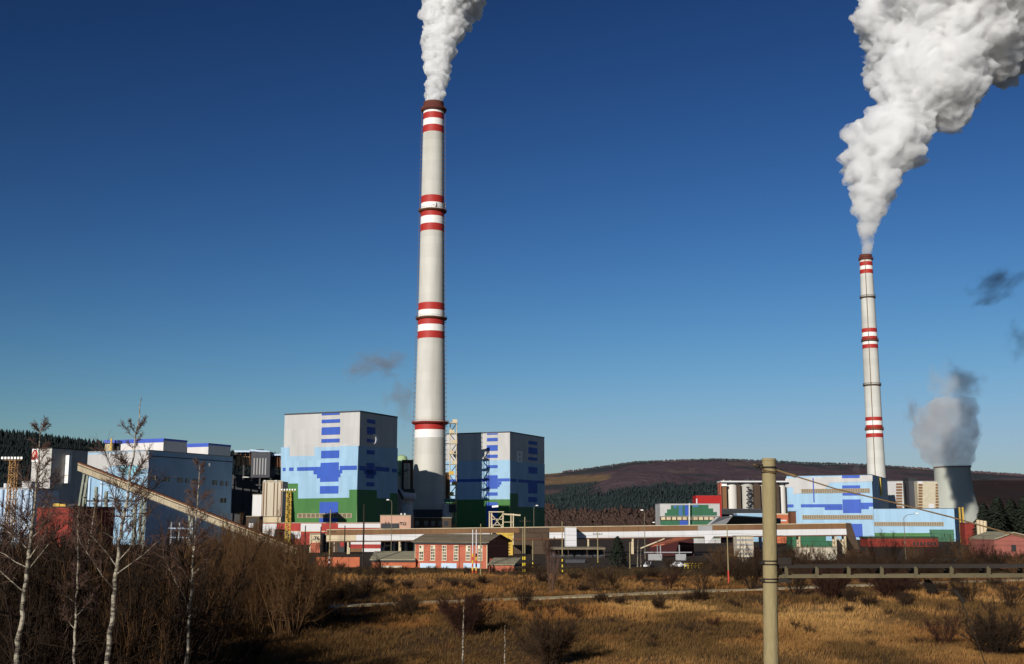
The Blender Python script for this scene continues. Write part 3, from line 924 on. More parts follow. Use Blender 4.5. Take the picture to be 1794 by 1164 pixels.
MB().box(U(193, 780, 585).x, U(195.5, 780, 585).x, 585, 585.7, ZB + 0.51, Z(768, 585)).build("post", M_YELLOW, t)

PLg = corner_plan(88.5, 480, 54.5, 152, 830)
t, FL, FR = block("emblem_tower", "grey tower with red emblem on a white square, left edge of the plant", "building", PLg, 0, Z(786, 480), mat("pale_grey_concrete", (0.46, 0.44, 0.41), 0.9, 0.2, 0.4, dirt=((0.2, 0.16, 0.1), 0.3, 0.6)), M_DARK, 0.5, 0.2)
sg = panel(t, FL, "emblem_board", M_BAND_WHITE, (55, 786.8, 67.5, 809.5), 0.2)
for pts, mm, o in (([(56.5, 806), (56.8, 798), (58, 793), (60, 789.5), (63, 788.3), (65.5, 790), (66.8, 794), (66.8, 805), (65.3, 806), (64.8, 801), (63, 806)], M_RED, 0.33),
                   ([(61, 791.5), (63.6, 791.5), (64, 795.5), (62.6, 798), (61, 795.5)], mat("pale_pink_paint", (0.7, 0.36, 0.3), 0.7), 0.45),
                   ([(58.3, 797), (60, 794.6), (61.3, 800), (59.2, 802.2)], M_TAN, 0.42)):
    MB().fpoly(FL, pts, 0.1, o).build("emblem", mm, sg)
panel(t, FR, "white_stripe", M_BAND_WHITE, (113, 798, 117.8, 847), 2.2)

# blue low hall at the far left and white tanks on it
PLb = frontal(-70, 56, 430, 25)
t, FL, _ = block("low_hall", "low pale blue hall at the left edge, behind the floodlight mast", "building", PLb, 0, Z(857, 430), M_PBLUE, M_GREY)
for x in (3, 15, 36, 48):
    panel(t, FL, "pilaster", mat("shaded_blue_paint", (0.25, 0.33, 0.45)), (x, 858, x + 2.5, 905), 0.5)  # darker copy of the hall's blue, shade put into the pilasters' colour
for i, px in enumerate((3, 10)):
    MB().tube([(G(px, 436)[0], 438, Z(857, 430) + 0.5), (G(px, 436)[0], 438, Z(847, 436))], 0.65, 12).build("vent_pipe", M_PAINTW, None, smooth=True, label="white vent pipe on the pale blue low hall, " + ("leftmost of two" if i == 0 else "the right-hand of two"), cat="vent pipe", group="white vent pipes on the low hall")
A, B, C_, D_ = frontal(36, 52, 445, 8)
block("white_hut", "small white hut rising behind the low blue hall at far left", "building", (A, B, C_, D_), 0, Z(846, 445), M_PAINTW, M_GREY)

# red shed with its dark side and yellow machine
PRd = corner_plan(127.5, 350, 64, 200, 910)
t, FL, FR = block("red_shed", "red windowless shed below the emblem tower, its right side in deep shade", "building", PRd, 0, Z(889.5, 350), M_TRED, M_DARK, 0.35, 0.15)
t = thing("roof_machine", "yellow machine housing with a dark arm above the red shed", "machine", (*G(108, 365), Z(889.5, 350) + 0.4))
zb = Z(889.5, 350) + 0.36
MB().box(U(97, 885, 362).x, U(108, 885, 362).x, 360, 363, zb, Z(882.5, 362)).build("cab", M_YELLOW, t)
MB().box(U(109, 885, 362).x, U(119, 885, 362).x, 360, 363, zb, Z(883.5, 362)).build("housing", M_YELLOW, t)
MB().beam(U(119, 886, 361), U(133, 884, 361), 0.5).build("arm", M_DARK, t)

# inclined conveyor gallery
a0, a1 = U(136, 817, 430), U(520, 967, 418)
d = (a1 - a0).normalized()
t = thing("inclined_conveyor", "long cream conveyor gallery sloping down from left to right before the pale blue hall", "conveyor", (a0.x, a0.y, 0))
side = Vector((0, 1, 0))
up = Vector((0, 0, 1))
def sect(o0, o1, s0, s1, name, m, k0=0.0, k1=1.0):
    """Long strip along the gallery: o = height above axis, s = depth across."""
    p, q = a0.lerp(a1, k0), a0.lerp(a1, k1)
    vs = [p + up * o0 + side * s0, p + up * o1 + side * s0, p + up * o1 + side * s1, p + up * o0 + side * s1,
          q + up * o0 + side * s0, q + up * o1 + side * s0, q + up * o1 + side * s1, q + up * o0 + side * s1]
    return MB().add(vs, [(0, 1, 2, 3), (7, 6, 5, 4), (0, 4, 5, 1), (1, 5, 6, 2), (2, 6, 7, 3), (3, 7, 4, 0)]).build(name, m, t)
sect(-1.6, 0.35, 0, 5, "wall", M_CONV)
sect(0.35, 0.75, 0.02, 5, "window_strip", M_DBROWN)
sect(0.75, 1.05, -0.12, 5, "trim", M_CREAM)
sect(1.05, 1.55, 0.25, 4.8, "roof", M_RUST)
sect(-2.0, -1.6, 0.2, 4.8, "girder", M_DARK, 0.02)
zg = lambda k: a0.lerp(a1, k).z - 2.0
LEGM = mat("grey_green_steel", (0.25, 0.27, 0.21), 0.8)
for k in (0.03, 0.30, 0.52, 0.72):
    p = a0.lerp(a1, k)
    mb = MB()
    sl = 3.0 if k < 0.1 else 0.0
    for dy in (0.6, 4.4):
        mb.beam((p.x - sl, p.y + dy, 0), (p.x, p.y + dy, zg(k)), 0.75)
    for zz in (0.35, 0.7):
        mb.beam((p.x, p.y + 0.6, zg(k) * zz), (p.x, p.y + 4.4, zg(k) * zz), 0.4)
    mb.build("trestle", LEGM, t)
for i in range(1, 30):
    k = i / 30
    p = a0.lerp(a1, k)
    MB().box(p.x - 0.12, p.x + 0.12, p.y - 0.14, p.y + 0.02, p.z - 1.6, p.z + 0.35).build("rib", M_TAN, t)
# dark trestles and pipes below
t = thing("pipe_trestle", "grey steel trestle with crossbars under the sloping conveyor, in front of the hall", "trestle", (*G(155, 470), 0))
for px in (150, 168, 186, 238):
    MB().tube([(*G(px, 470, 870), 0), (*G(px, 470, 870), Z(846 + (px - 150) * .42, 470))], 0.7, 8).build("post", LEGM, t)
for py in (878, 905):
    MB().beam(U(150, py, 470.9), U(240, py, 470.9), 0.6).build("crossbar", M_DARK, t)
t = thing("low_gantry", "low steel pipe gantry with pale rails, right below the sloping conveyor", "trestle", (*G(320, 380), 0))
for py in (926, 942):
    MB().beam(U(295, py, 380), U(338, py, 380), 0.45).build("rail", M_PBLUE, t)
for px in (300, 314, 334):
    MB().beam((*G(px, 380.6, 930), 0), (*G(px, 380.6, 930), Z(915, 380.6)), 0.45).build("post", M_GREY, t)

# dark boiler steelwork between the halls
t = thing("boiler_steelwork", "dark open steel structure with brown decks between pale blue hall and crescent block", "steel structure", (*G(445, 690), 0))
MB().box(U(407, 830, 690).x, U(494, 830, 690).x, 690, 720, 0, Z(832, 690)).build("core", M_DARK, t)
MB().box(U(440, 810, 672).x, U(473, 810, 672).x, 672, 688, Z(837, 672), Z(792, 672)).build("hopper_house", M_CHAR, t)
for i in range(5):
    x = 444 + i * 5
    MB().box(U(x, 820, 671.8).x, U(x + 2.4, 820, 671.8).x, 671.7, 672.2, Z(832, 671.8), Z(803, 671.8)).build("louvre", M_GREY, t)
for x0, x1, y0, y1 in ((414, 438, 800, 816), (482, 495, 806, 819)):
    MB().box(U(x0, 810, 680).x, U(x1, 810, 680).x, 680, 688, Z(y1, 680), Z(y0, 680)).build("lit_deck", mat("warm_brown_plate", (0.42, 0.27, 0.15), 0.8, 0.3, 0.4), t)
    for i in range(4):
        x = x0 + (x1 - x0) * i / 3
        MB().beam(U(x, y1, 678), U(x, y0 - 5, 678), 0.5).build("column", M_RUST, t)
for x0, x1, y in ((411, 438, 791), (438, 473, 789), (474, 495, 797)):
    MB().beam(U(x0, y, 676), U(x1, y + (3 if x0 == 438 else 0), 676), 1.0).build("roof_beam", M_PBLUE, t)
    MB().box(U(x0, y, 680).x, U(x1, y, 680).x, 679, 690, Z(y + 6.5, 680), Z(y + 2.5, 680)).build("roof_deck", M_DARK, t)
for i in range(6):
    MB().box(U(448 + i * 2.3, 789, 690).x, U(449.4 + i * 2.3, 789, 690).x, 690, 692, Z(792, 690), Z(787.5, 690)).build("vent", M_DARK, t)
MB().lathe(*U(431, 837, 668).xy, [(Z(838, 668), 1), (Z(837.2, 668), 2.3), (Z(835.6, 668), 1.6)], 16).build("lamp_dish", M_LEAD, t)
for px in (411, 426, 440, 455, 474):
    MB().beam((*G(px, 670, 850), 0), (*G(px, 670, 850), Z(815 if px < 439 else 838, 670)), 0.9).build("column", M_DARK, t)
for py in (850, 866, 884):
    MB().beam(U(408, py, 669), U(458, py, 669), 0.7).build("floor_beam", M_DARK, t)
A, B, C_, D_ = frontal(459, 494, 600, 14)
t, FL, _ = block("corrugated_silo", "tan corrugated silo building streaked with rust, left of the crescent block", "silo", (A, B, C_, D_), Z(905, 600), Z(845, 600), M_TAN, M_LROOF, 0.4, 0.2)
MB().prism(grow([A, B, C_, D_], -1.0), 0, Z(905, 600)).build("base", M_CREAM, t)
for x in (461, 466, 479, 485, 492):
    panel(t, FL, "pipe", mat("rust_pipe", (0.27, 0.15, 0.09), 0.8), (x, 846, x + 1.1, 904), 0.4)
for x in (461, 481):
    MB().box(U(x, 840, 600).x, U(x + 4, 840, 600).x, 601, 604, Z(845, 600), Z(841.5, 600)).build("roof_vent", M_PAINTW, t)
MB().beam(U(466, 843, 602), U(494, 843, 602), 0.6).build("roof_rail", M_TAN, t)
A, B, C_, D_ = frontal(442, 458, 610, 10)
block("pale_annex", "small pale annex left of the tan corrugated silo", "building", (A, B, C_, D_), 0, Z(867, 610), M_PAINTW, M_LROOF, 0.3)

# ------------------------------------------------------------------ red and white chequered hall
A, B, C_, D_ = frontal(433, 668, 565, 18)
t, FL, _ = block("chequered_hall", "long low hall chequered in red and white in front of the crescent block", "building", (A, B, C_, D_), 0, Z(917, 565), M_RED, M_LROOF, 0.4, 0.1)
for r in ((457, 918, 484.5, 940), (497, 932, 527, 944), (527, 917.6, 563, 931), (592.5, 917.6, 667.5, 925)):
    panel(t, FL, "white_panel", M_PAINTW, r, 0.14)
panel(t, FL, "trim", M_CREAM, (433, 930.5, 667, 932), 0.2)
A, B, C_, D_ = frontal(432, 455, 540, 8)
t, FL, _ = block("open_shed", "small dark open shed with white bits beside the chequered hall's left end", "shed", (A, B, C_, D_), 0, Z(905.5, 540), M_DBROWN, M_LROOF, 0.3, 0.2)
panel(t, FL, "doorway", M_DARK, (437, 909, 450, 922), 0.1)
panel(t, FL, "white_panel", M_PAINTW, (436, 917, 444, 925), 0.2)

# ------------------------------------------------------------------ pink building, dark plinth
A, B, C_, D_ = frontal(666.5, 720, 520, 16)
t, FL, _ = block("pink_house", "pink flat-roofed building in front of the crescent block's right foot", "building", (A, B, C_, D_), 0, Z(904, 520), M_PINK, M_LROOF, 0.35, 0.15)
panel(t, FL, "opening", M_DARK, (667.5, 917.2, 699.5, 930), 0.1)
lettering("722", FL, 706.5, 918, 1.9, M_DARK, t)
for px in (703.2, 709.4):
    MB().tube([U(px, 904, 523), U(px, 899.5, 523)], 0.42, 10).build("vent_pipe", M_PAINTW, t, smooth=True)
for px in (675, 680, 700):
    panel(t, FL, "lamp", M_DARK, (px, 914.5, px + 1.5, 917), 0.3)
A, B, C_, D_ = frontal(720, 791, 735, 20)
t, FL, _ = block("chimney_plinth", "dark low building at the foot of the large chimney", "building", (A, B, C_, D_), 0, Z(908, 735), M_DBROWN, M_LROOF, 0.5, 0.2)
for x in (727, 743, 755, 768, 778):
    panel(t, FL, "window", M_GLASS, (x, 913, x + 7, 922), 0.1)

# ------------------------------------------------------------------ the long bridge conveyor
BY = 412
b0, b1 = U(572, 928, BY), U(1489, 916.5, BY)
t = thing("bridge_conveyor", "long level conveyor bridge, brown above and white below, crossing the middle of the plant", "conveyor", (b0.x, BY, 0))
def bsect(px0, px1, o0, o1, s0, s1, name, m):
    """Strip of the bridge between two photo columns; o = metres below its top line, s = depth."""
    def top(px):
        f = (px - 572) / (1489 - 572)
        return b0.lerp(b1, f)
    p, q = top(px0), top(px1)
    vs = [p + Vector((0, s0, -o0)), p + Vector((0, s0, -o1)), p + Vector((0, s1, -o1)), p + Vector((0, s1, -o0)),
          q + Vector((0, s0, -o0)), q + Vector((0, s0, -o1)), q + Vector((0, s1, -o1)), q + Vector((0, s1, -o0))]
    return MB().add(vs, [(0, 1, 2, 3), (7, 6, 5, 4), (0, 4, 5, 1), (1, 5, 6, 2), (2, 6, 7, 3), (3, 7, 4, 0)]).build(name, m, t)
bsect(572, 1489, 0.0, 0.22, -0.25, 4.2, "roof", M_CREAM)
xs_ = list(range(572, 1489, 26)) + [1489]
for i in range(len(xs_) - 1):
    dark = 900 <= xs_[i] < 960
    bsect(xs_[i] + 0.15, xs_[i + 1] - 0.15, 0.23, 1.95, 0, 4.0, "wall_panel", M_GREY if xs_[i] in (1222,) else (M_DBROWN if dark else M_BROWN))
    if not 836 <= xs_[i] < 956:
        bsect(xs_[i] + 0.1, xs_[i + 1] - 0.1, 2.0, 4.05, -0.12, 4.0, "parapet_panel", M_PAINTW if xs_[i] > 1000 or xs_[i] > 600 else M_CREAM)
bsect(572, 1489, 4.07, 4.45, 0.1, 3.9, "girder", M_RUST)
bz = lambda px: b0.lerp(b1, (px - 572) / 917).z
for px in (610, 700, 735, 1030, 1108, 1156, 1300, 1400, 1463, 1480):
    x = b0.lerp(b1, (px - 572) / 917).x
    mb = MB()
    for s in (0.5, 3.5):
        mb.box(x - 0.3, x + 0.3, BY + s - 0.3, BY + s + 0.3, 0, bz(px) - 4.46)
    mb.box(x - 0.25, x + 0.25, BY + 0.8, BY + 3.2, (bz(px) - 4.4) * 0.6, (bz(px) - 4.4) * 0.6 + 0.4)
    mb.build("trestle", M_CREAM, t)
# closing leg at the right end
MB().fpoly(Face((b1.x - 30, BY - 0.3), (b1.x + 30, BY - 0.3)), [(1482, 916.5), (1491, 916.8), (1506, 962), (1497, 962), (1484, 940)], -4, 0).build("end_wall", M_DBROWN, t)
F_ = Face((b1.x - 30, BY - 0.4), (b1.x + 30, BY - 0.4))
MB().fpoly(F_, [(1466, 941), (1468, 941), (1480, 958), (1478, 958)], -0.3, 0).build("brace", M_CREAM, t)
# white kinked bracket and the dark gallery section
MB().fpoly(Face((b0.x, BY - 0.3), (b1.x, BY - 0.3)), [(1234.5, 939), (1252, 939), (1239, 952), (1235, 952)], -2, 0).build("bracket", M_PAINTW, t)
MB().box(U(900, 940, BY).x, U(961, 940, BY).x, BY + 0.3, BY + 4, 0, bz(930) - 2.0).build("gallery_leg", M_DBROWN, t)

x0, x1 = U(990.5, 940, 404).x, U(1010, 940, 404).x
t = thing("white_lift_tower", "plain white box tower against the bridge conveyor, right of the figure 8 block", "tower", ((x0 + x1) / 2, 404, 0))
z0_, z1_ = Z(960, 404), Z(924.5, 404)
for i in range(5):
    MB().box(x0, x1, 404, 411.5, z0_ + (z1_ - z0_) * i / 5 + 0.02, z0_ + (z1_ - z0_) * (i + 1) / 5).build("panel", M_PAINTW, t)
MB().box(x0 + 0.3, x1 - 0.3, 404.6, 411, 0, z0_).build("base", M_DARK, t)
t = thing("platform_shed", "dark open shed with a pale flat roof line below the white box tower", "shed", (*G(1010, 372), 0))
MB().box(U(961, 961, 372).x, U(1060, 961, 372).x, 371, 385, Z(963, 372), Z(959.5, 372)).build("roof", M_ROOF, t)
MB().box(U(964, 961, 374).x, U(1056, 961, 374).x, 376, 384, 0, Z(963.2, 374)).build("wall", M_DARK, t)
for i in range(7):
    x = 968 + i * 14
    MB().box(U(x, 968, 375).x, U(x + 8, 968, 375).x, 375.7, 376.2, Z(975, 375), Z(967, 375)).build("window", M_CHAR, t)
for px in (963, 995, 1028, 1058):
    MB().box(U(px, 970, 371.5).x, U(px + 1.2, 970, 371.5).x, 371.4, 371.8, 0, Z(963.1, 371.5)).build("post", M_DBROWN, t)
A, B, C_, D_ = frontal(990, 1024, 330, 4)
block("grey_hut", "tiny grey hut below the platform shed", "hut", (A, B, C_, D_), 0, Z(981, 330), M_CHAR, M_DARK, 0.2)

# second gallery coming off at an angle, white end over the bridge
t = thing("transfer_gallery", "short white-ended gallery rising over the bridge conveyor, left of the bare concrete pole", "conveyor", (*G(1290, 440), 0))
q = [U(1243, 920, 440), U(1259, 906.5, 440), U(1283, 905, 445), U(1271, 920, 445)]
bk = [U(1368, 922, 560), U(1368, 910, 560)]
off = Vector((0, 6, 0))
MB().add([q[0], q[1], q[2], q[3], q[0] + off, q[1] + off, q[2] + off, q[3] + off], [(0, 1, 2, 3), (7, 6, 5, 4), (0, 4, 5, 1), (1, 5, 6, 2), (2, 6, 7, 3), (3, 7, 4, 0)]).build("end_wall", M_PAINTW, t)
e = Vector((0.15, 0, 0))
MB().add([q[3] + e, q[2] + e, bk[1], bk[0], q[3] + off + e, q[2] + off + e, bk[1] + off, bk[0] + off], [(0, 1, 2, 3), (7, 6, 5, 4), (0, 4, 5, 1), (1, 5, 6, 2), (2, 6, 7, 3), (3, 7, 4, 0)]).build("wall", M_DBROWN, t)
up2 = Vector((0, -0.1, 0.5))
MB().add([q[2] + up2 * 0.1, q[2] + up2, bk[1] + up2, bk[1] + up2 * 0.1, q[2] + off + up2 * 0.1, q[2] + off + up2, bk[1] + off + up2, bk[1] + off + up2 * .1], [(0, 1, 2, 3), (7, 6, 5, 4), (0, 4, 5, 1), (1, 5, 6, 2), (2, 6, 7, 3), (3, 7, 4, 0)]).build("roof", M_PAINTW, t)
MB().beam((*G(1330, 505), 0), (*G(1330, 505), Z(917, 505)), 1.2).build("leg", M_GREY, t)

# ------------------------------------------------------------------ under the bridge, left of the brick house
A, B, C_, D_ = frontal(604, 668, 440, 14)
t, FL, _ = block("striped_hall", "low hall striped white and red under the left end of the bridge conveyor", "building", (A, B, C_, D_), 0, Z(942, 440), M_PAINTW, M_LROOF, 0.3, 0.1)
panel(t, FL, "red_stripe", M_RED, (604, 945, 667.5, 946.5), 0.14)
panel(t, FL, "red_stripe", M_RED, (604, 954, 667.5, 961), 0.14)
panel(t, FL, "brown_stripe", M_BROWN, (604, 961, 634, 968), 0.14)
for x in (606, 611, 615):
    panel(t, FL, "doorway", M_DARK, (x, 970, x + 2, 976), 0.12)
A, B, C_, D_ = frontal(544, 563.5, 430, 9)
t, FL, _ = block("cream_hut", "cream hut numbered 76 with a red lower wall, left end of the bridge conveyor", "building", (A, B, C_, D_), 0, Z(936.5, 430), M_CREAM, M_LROOF, 0.35, 0.2)
panel(t, FL, "red_panel", M_BRICK, (544, 951, 562, 985), 0.12)
panel(t, FL, "corner_post", M_CREAM, (561.6, 937, 563.4, 985), 0.3)
lettering("76", FL, 554.5, 943.5, 2.0, M_DARK, t)
A, B, C_, D_ = frontal(563.7, 604, 436, 9)
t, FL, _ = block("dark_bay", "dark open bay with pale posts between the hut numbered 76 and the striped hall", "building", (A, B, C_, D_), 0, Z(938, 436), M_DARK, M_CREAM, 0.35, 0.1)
for x in (571, 585):
    panel(t, FL, "post", M_TAN, (x, 940, x + 1.2, 985), 0.3)
panel(t, FL, "panel", M_DBROWN, (577, 945, 592, 975), 0.12)
panel(t, FL, "panel", M_RED, (596, 946, 604, 958), 0.14)
t = thing("pump_bay", "dark pipes and white posts under the bridge, between the striped hall and the brick house", "pipework", (*G(697, 420), 0))
MB().box(U(668, 955, 424).x, U(727, 955, 424).x, 424, 430, 0, Z(944, 424)).build("back_wall", M_DARK, t)
for px in (701, 724):
    MB().box(U(px, 955, 421).x, U(px + 2, 955, 421).x, 421, 421.6, 0, Z(944, 421)).build("post", M_PAINTW, t)
for px, py in ((672, 960), (690, 953), (711, 952)):
    MB().tube([U(px, py + 14, 422), U(px, py, 422), U(px + 5, py - 4, 422)], 0.55, 8).build("pipe", M_GREY, t)
MB().beam(U(674, 956, 420.5), U(683, 956, 420.5), 0.3).build("rail", M_CREAM, t)
MB().beam(U(674, 944, 420.5), U(674, 956, 420.5), 0.3).build("rail", M_CREAM, t)

# orange boundary wall and low shed
wl = G(556, 300)[0]; wr = G(632, 300)[0]
t = thing("boundary_wall", "orange-red plastered wall in front of the striped hall, half hidden by thicket", "wall", ((wl + wr) / 2, 300, 0))
for i in range(4):
    MB().box(wl + (wr - wl) * i / 4 + 0.02, wl + (wr - wl) * (i + 1) / 4 - 0.02, 300 + 0.02 * i, 300.35, 0, Z(976.5, 300)).build("panel", M_ORANGE, t)
A, B, C_, D_ = frontal(653, 729.5, 297, 9)
t = thing("low_shed", "low orange-walled shed with sloping pale roof, attached left of the brick house", "shed", ((A[0] + B[0]) / 2, 297, 0))
zs_, zr_ = Z(981, 297), Z(969, 303)
MB().prism([A, B, C_, D_], 0, [zs_, zs_, zr_, zr_]).build("wall", M_ORANGE, t)
g = 0.45
MB().prism([(A[0] - g, A[1] - g), (B[0] - .1, B[1] - g), (C_[0] - .1, C_[1] + g), (D_[0] - g, D_[1] + g)], [zs_ - 0.1, zs_ - 0.1, zr_ + 0.1, zr_ + 0.1], [zs_ + 0.15, zs_ + 0.15, zr_ + 0.35, zr_ + 0.35]).build("roof", M_LROOF, t)
FL = Face(A, B)
panel(t, FL, "door", M_TAN, (667, 991.5, 704, 998.5), 0.08)
MB().slab(FL, 0, FL.L, zs_ - 0.55, zs_ - 0.12, 0, 0.3).build("gutter", M_DARK, t)

# ------------------------------------------------------------------ red brick house with six tall windows
PK = corner_plan(854, 290, 727, 891, 970)
L_, C2, R_, B_ = PK
t = thing("brick_house", "red brick house with six tall cream windows and low gabled roof", "building", ((L_[0] + R_[0]) / 2, (L_[1] + R_[1]) / 2, 0))
ze = Z(950.5, 290)
mL = ((L_[0] + B_[0]) / 2, (L_[1] + B_[1]) / 2); mR = ((C2[0] + R_[0]) / 2, (C2[1] + R_[1]) / 2)
zr = Z(938.5, mR[1])
vs = [(*L_, 0), (*C2, 0), (*R_, 0), (*B_, 0), (*L_, ze), (*C2, ze), (*R_, ze), (*B_, ze), (*mL, zr), (*mR, zr)]
MB().add(vs, [(3, 2, 1, 0), (0, 1, 5, 4), (1, 2, 6, 9, 5), (2, 3, 7, 6), (3, 0, 4, 8, 7), (4, 5, 9, 8), (6, 7, 8, 9)]).build("wall", M_BRICK, t)
FL, FR = Face(L_, C2), Face(C2, R_)
def roof_plane(E0, E1, R0, R1, name):
    e0, e1, r0, r1 = Vector((*E0, ze)), Vector((*E1, ze)), Vector((*R0, zr)), Vector((*R1, zr))
    along = (e1 - e0).normalized() * 0.7
    down = (e0 - r0).normalized() * 0.7
    c = [e0 - along + down, e1 + along + down, r1 + along, r0 - along]
    upv = Vector((0, 0, 0.28))
    lift = Vector((0, 0, 0.05))
    return MB().add([p + lift for p in c] + [p + lift + upv for p in c], [(3, 2, 1, 0), (4, 5, 6, 7), (0, 1, 5, 4), (1, 2, 6, 5), (2, 3, 7, 6), (3, 0, 4, 7)]).build(name, M_ROOF, t)
roof_plane(L_, C2, mL, mR, "roof")
roof_plane(R_, B_, mR, mL, "roof")
MB().slab(FL, 0, FL.L, ze - 0.5, ze - 0.02, 0, 0.55).build("gutter", M_DARK, t)
panel(t, FL, "corner_strip", M_CREAM, (727, 951, 728, 996), 0.12)
panel(t, FL, "corner_strip", M_CREAM, (852.6, 951, 854, 996), 0.12)
for i, x in enumerate((734.3, 754.5, 774.5, 795, 816.2, 837.2)):
    k0, k1, z0, z1 = FL.rect(x, 955.5, x + 8, 982)
    k1 = min(k1, FL.L - 0.4)
    w = MB().slab(FL, k0, k1, z0, z1, -0.05, 0.06).build("window", M_FRAME, t)
    for c in range(2):
        for r in range(5):
            a = k0 + (k1 - k0) * (0.12 + 0.42 * c); b = a + (k1 - k0) * 0.33
            zz0 = z0 + (z1 - z0) * (0.03 + 0.195 * r); zz1 = zz0 + (z1 - z0) * 0.145
            lit = random.random() < 0.35
            MB().slab(FL, a, b, zz0, zz1, 0.0, 0.075).build("pane", M_FRAME if lit and r > 2 else M_GLASS if random.random() < 0.6 else M_WINB, w)
    MB().slab(FL, k0 - 0.12, k1 + 0.12, z0 - 0.12, z0 - 0.004, -0.05, 0.2).build("sill", M_CREAM, w)
for x0, x1 in ((736, 763.5), (773, 800), (812, 841)):
    panel(t, FL, "pale_panel", M_PBLUE, (x0, 987, x1, 995.5), 0.07)
for k_ in (0.3, 0.7):
    mb = MB().slab(FR, FR.L * k_ - 0.7, FR.L * k_ + 0.7, 0.0, 2.4, -0.05, 0.06)
    mb.build("door", M_DARK, t)
MB().tube([FL.pt(0.62 * FL.L, 0.4, 0.15), FL.pt(0.62 * FL.L, ze - 0.5, 0.15)], 0.08, 6).build("downpipe", M_BRICK, t)

# low pale-roofed shelter at its right
A, B, C_, D_ = frontal(857, 903, 276, 8)
t = thing("low_shelter", "low shelter with mottled pale roof in front of the brick house's gable", "shed", ((A[0] + B[0]) / 2, 276, 0))
zs_, zr_ = Z(990.5, 276), Z(979, 283)
MB().prism([A, (A[0] + 5.8, A[1]), (A[0] + 5.8, C_[1]), D_], 0, [zs_, zs_, zr_, zr_]).build("wall", M_BRICK, t)
MB().prism([(A[0] - .4, A[1] - .4), (A[0] + 6, B[1] - .4), (B[0] + 1.4, C_[1] + .2), (D_[0] + 1.0, D_[1] + .2)], [zs_, zs_, zr_, zr_], [zs_ + .18, zs_ + .18, zr_ + .18, zr_ + .18]).build("roof", mat("mottled_roof", (0.30, 0.26, 0.17), 0.9, 0.5, 1.2), t)
# yellow portal
t = thing("yellow_portal", "yellow steel portal leg with bracket right of the brick house", "portal", (*G(893, 400), 0))
MB().box(U(888, 950, 400).x, U(898.5, 950, 400).x, 399, 402, 0, Z(937, 400)).build("leg", M_YELLOW, t)
Fy = Face(G(860, 398.8), G(910, 398.8))
MB().fpoly(Fy, [(868, 934), (900, 934), (900, 938), (890, 938), (890, 948), (883, 944)], -2, 0).build("bracket", M_YELLOW, t)
for i in range(6):
    MB().slab(Fy, *Fy.rect(889, 944 + i * 5, 893, 945 + i * 5), 0.0, 0.1).build("rung", M_DBROWN, t)
# cream gantry
t = thing("cream_gantry", "cream steel gantry with cross braces standing above the bridge, before the figure 8 block", "gantry", (*G(868, 560), 0))
for px in (857.3, 861, 881):
    MB().box(U(px, 910, 560).x - 0.25, U(px, 910, 560).x + 0.35, 560, 560.6, 0, Z(898, 560)).build("post", M_CREAM, t)
    MB().box(U(px, 910, 565).x - 0.25, U(px, 910, 565).x + 0.35, 565, 565.6, 0, Z(898, 565)).build("post", M_CREAM, t)
MB().box(U(856, 897, 559.5).x, U(883, 897, 559.5).x, 559.2, 566.2, Z(898, 560), Z(896.3, 560)).build("deck", M_CREAM, t)
for (x0, y0, x1, y1) in ((861, 901, 881, 926), (881, 901, 861, 926), (861, 910, 881, 910), (861, 920, 881, 920)):
    MB().beam(U(x0, y0, 559.8), U(x1, y1, 559.8), 0.35).build("brace", M_CREAM, t)
for px in (895, 899):
    MB().box(U(px, 910, 560).x - 0.2, U(px, 910, 560).x + 0.3, 560, 560.5, 0, Z(900, 560)).build("post", M_CREAM, t)
MB().beam(U(883, 901, 560), U(912, 903, 560), 0.7).build("boom", M_CREAM, t)
MB().beam(U(883, 915, 560), U(900, 915, 560), 0.3).build("rail", M_CREAM, t)
MB().beam(U(862, 888, 558), U(873, 887, 558), 0.9).build("floodlight", M_LEAD, t)

# ------------------------------------------------------------------ centre right
A, B, C_, D_ = frontal(1156.3, 1261, 600, 20)
t, FL, _ = block("green_hall", "low hall painted green with stepped white corners and blue streaks, centre right", "building", (A, B, C_, D_), 0, Z(883.5, 600), M_WHITE, M_GREY, 0.3, 0.1)
c8 = lambda x, y: (1120 + x / 5.29, 800 + y / 5.29)
polypanel(t, FL, "green_panel", M_DGREEN, [c8(292, 452), c8(640, 448), c8(640, 482), c8(684, 482), c8(684, 515), c8(718, 515), c8(718, 548), c8(236, 552), c8(236, 524), c8(256, 523), c8(256, 490), c8(292, 489)], 0.15)
panel(t, FL, "green_panel", M_DGREEN, c8(194, 592) + c8(746, 760), 0.15)
M_STREAK = mat("blue_green_cladding", (0.05, 0.14, 0.30), 0.6)
for r, mm in (((320, 453, 345, 482), M_STREAK), ((365, 452, 400, 548), M_STREAK), ((422, 451, 456, 548), M_BLUE), ((495, 450, 545, 470), M_STREAK), ((375, 593, 448, 700), M_BLUE)):
    panel(t, FL, "blue_panel", mm, c8(r[0], r[1]) + c8(r[2], r[3]), 0.25)
window_strip(t, FL, c8(196, 560) + c8(744, 588), 9, m=M_CREAM, mf=M_DBROWN)
MB().beam(U(1207.5, 882, 597), U(1207.5, 921, 597), 0.5).build("mast", M_PAINTW, t)
A, B, C_, D_ = frontal(1219.5, 1264, 650, 12)
t, FL, _ = block("red_block", "plain red block rising behind the green hall", "building", (A, B, C_, D_), 0, Z(868.5, 650), mat("deep_red_cladding", (0.36, 0.012, 0.01), 0.7, 0.08), M_DARK, 0.3, 0.1)
panel(t, FL, "white_edge", M_PAINTW, (1219.5, 874, 1221.5, 883), 0.3)

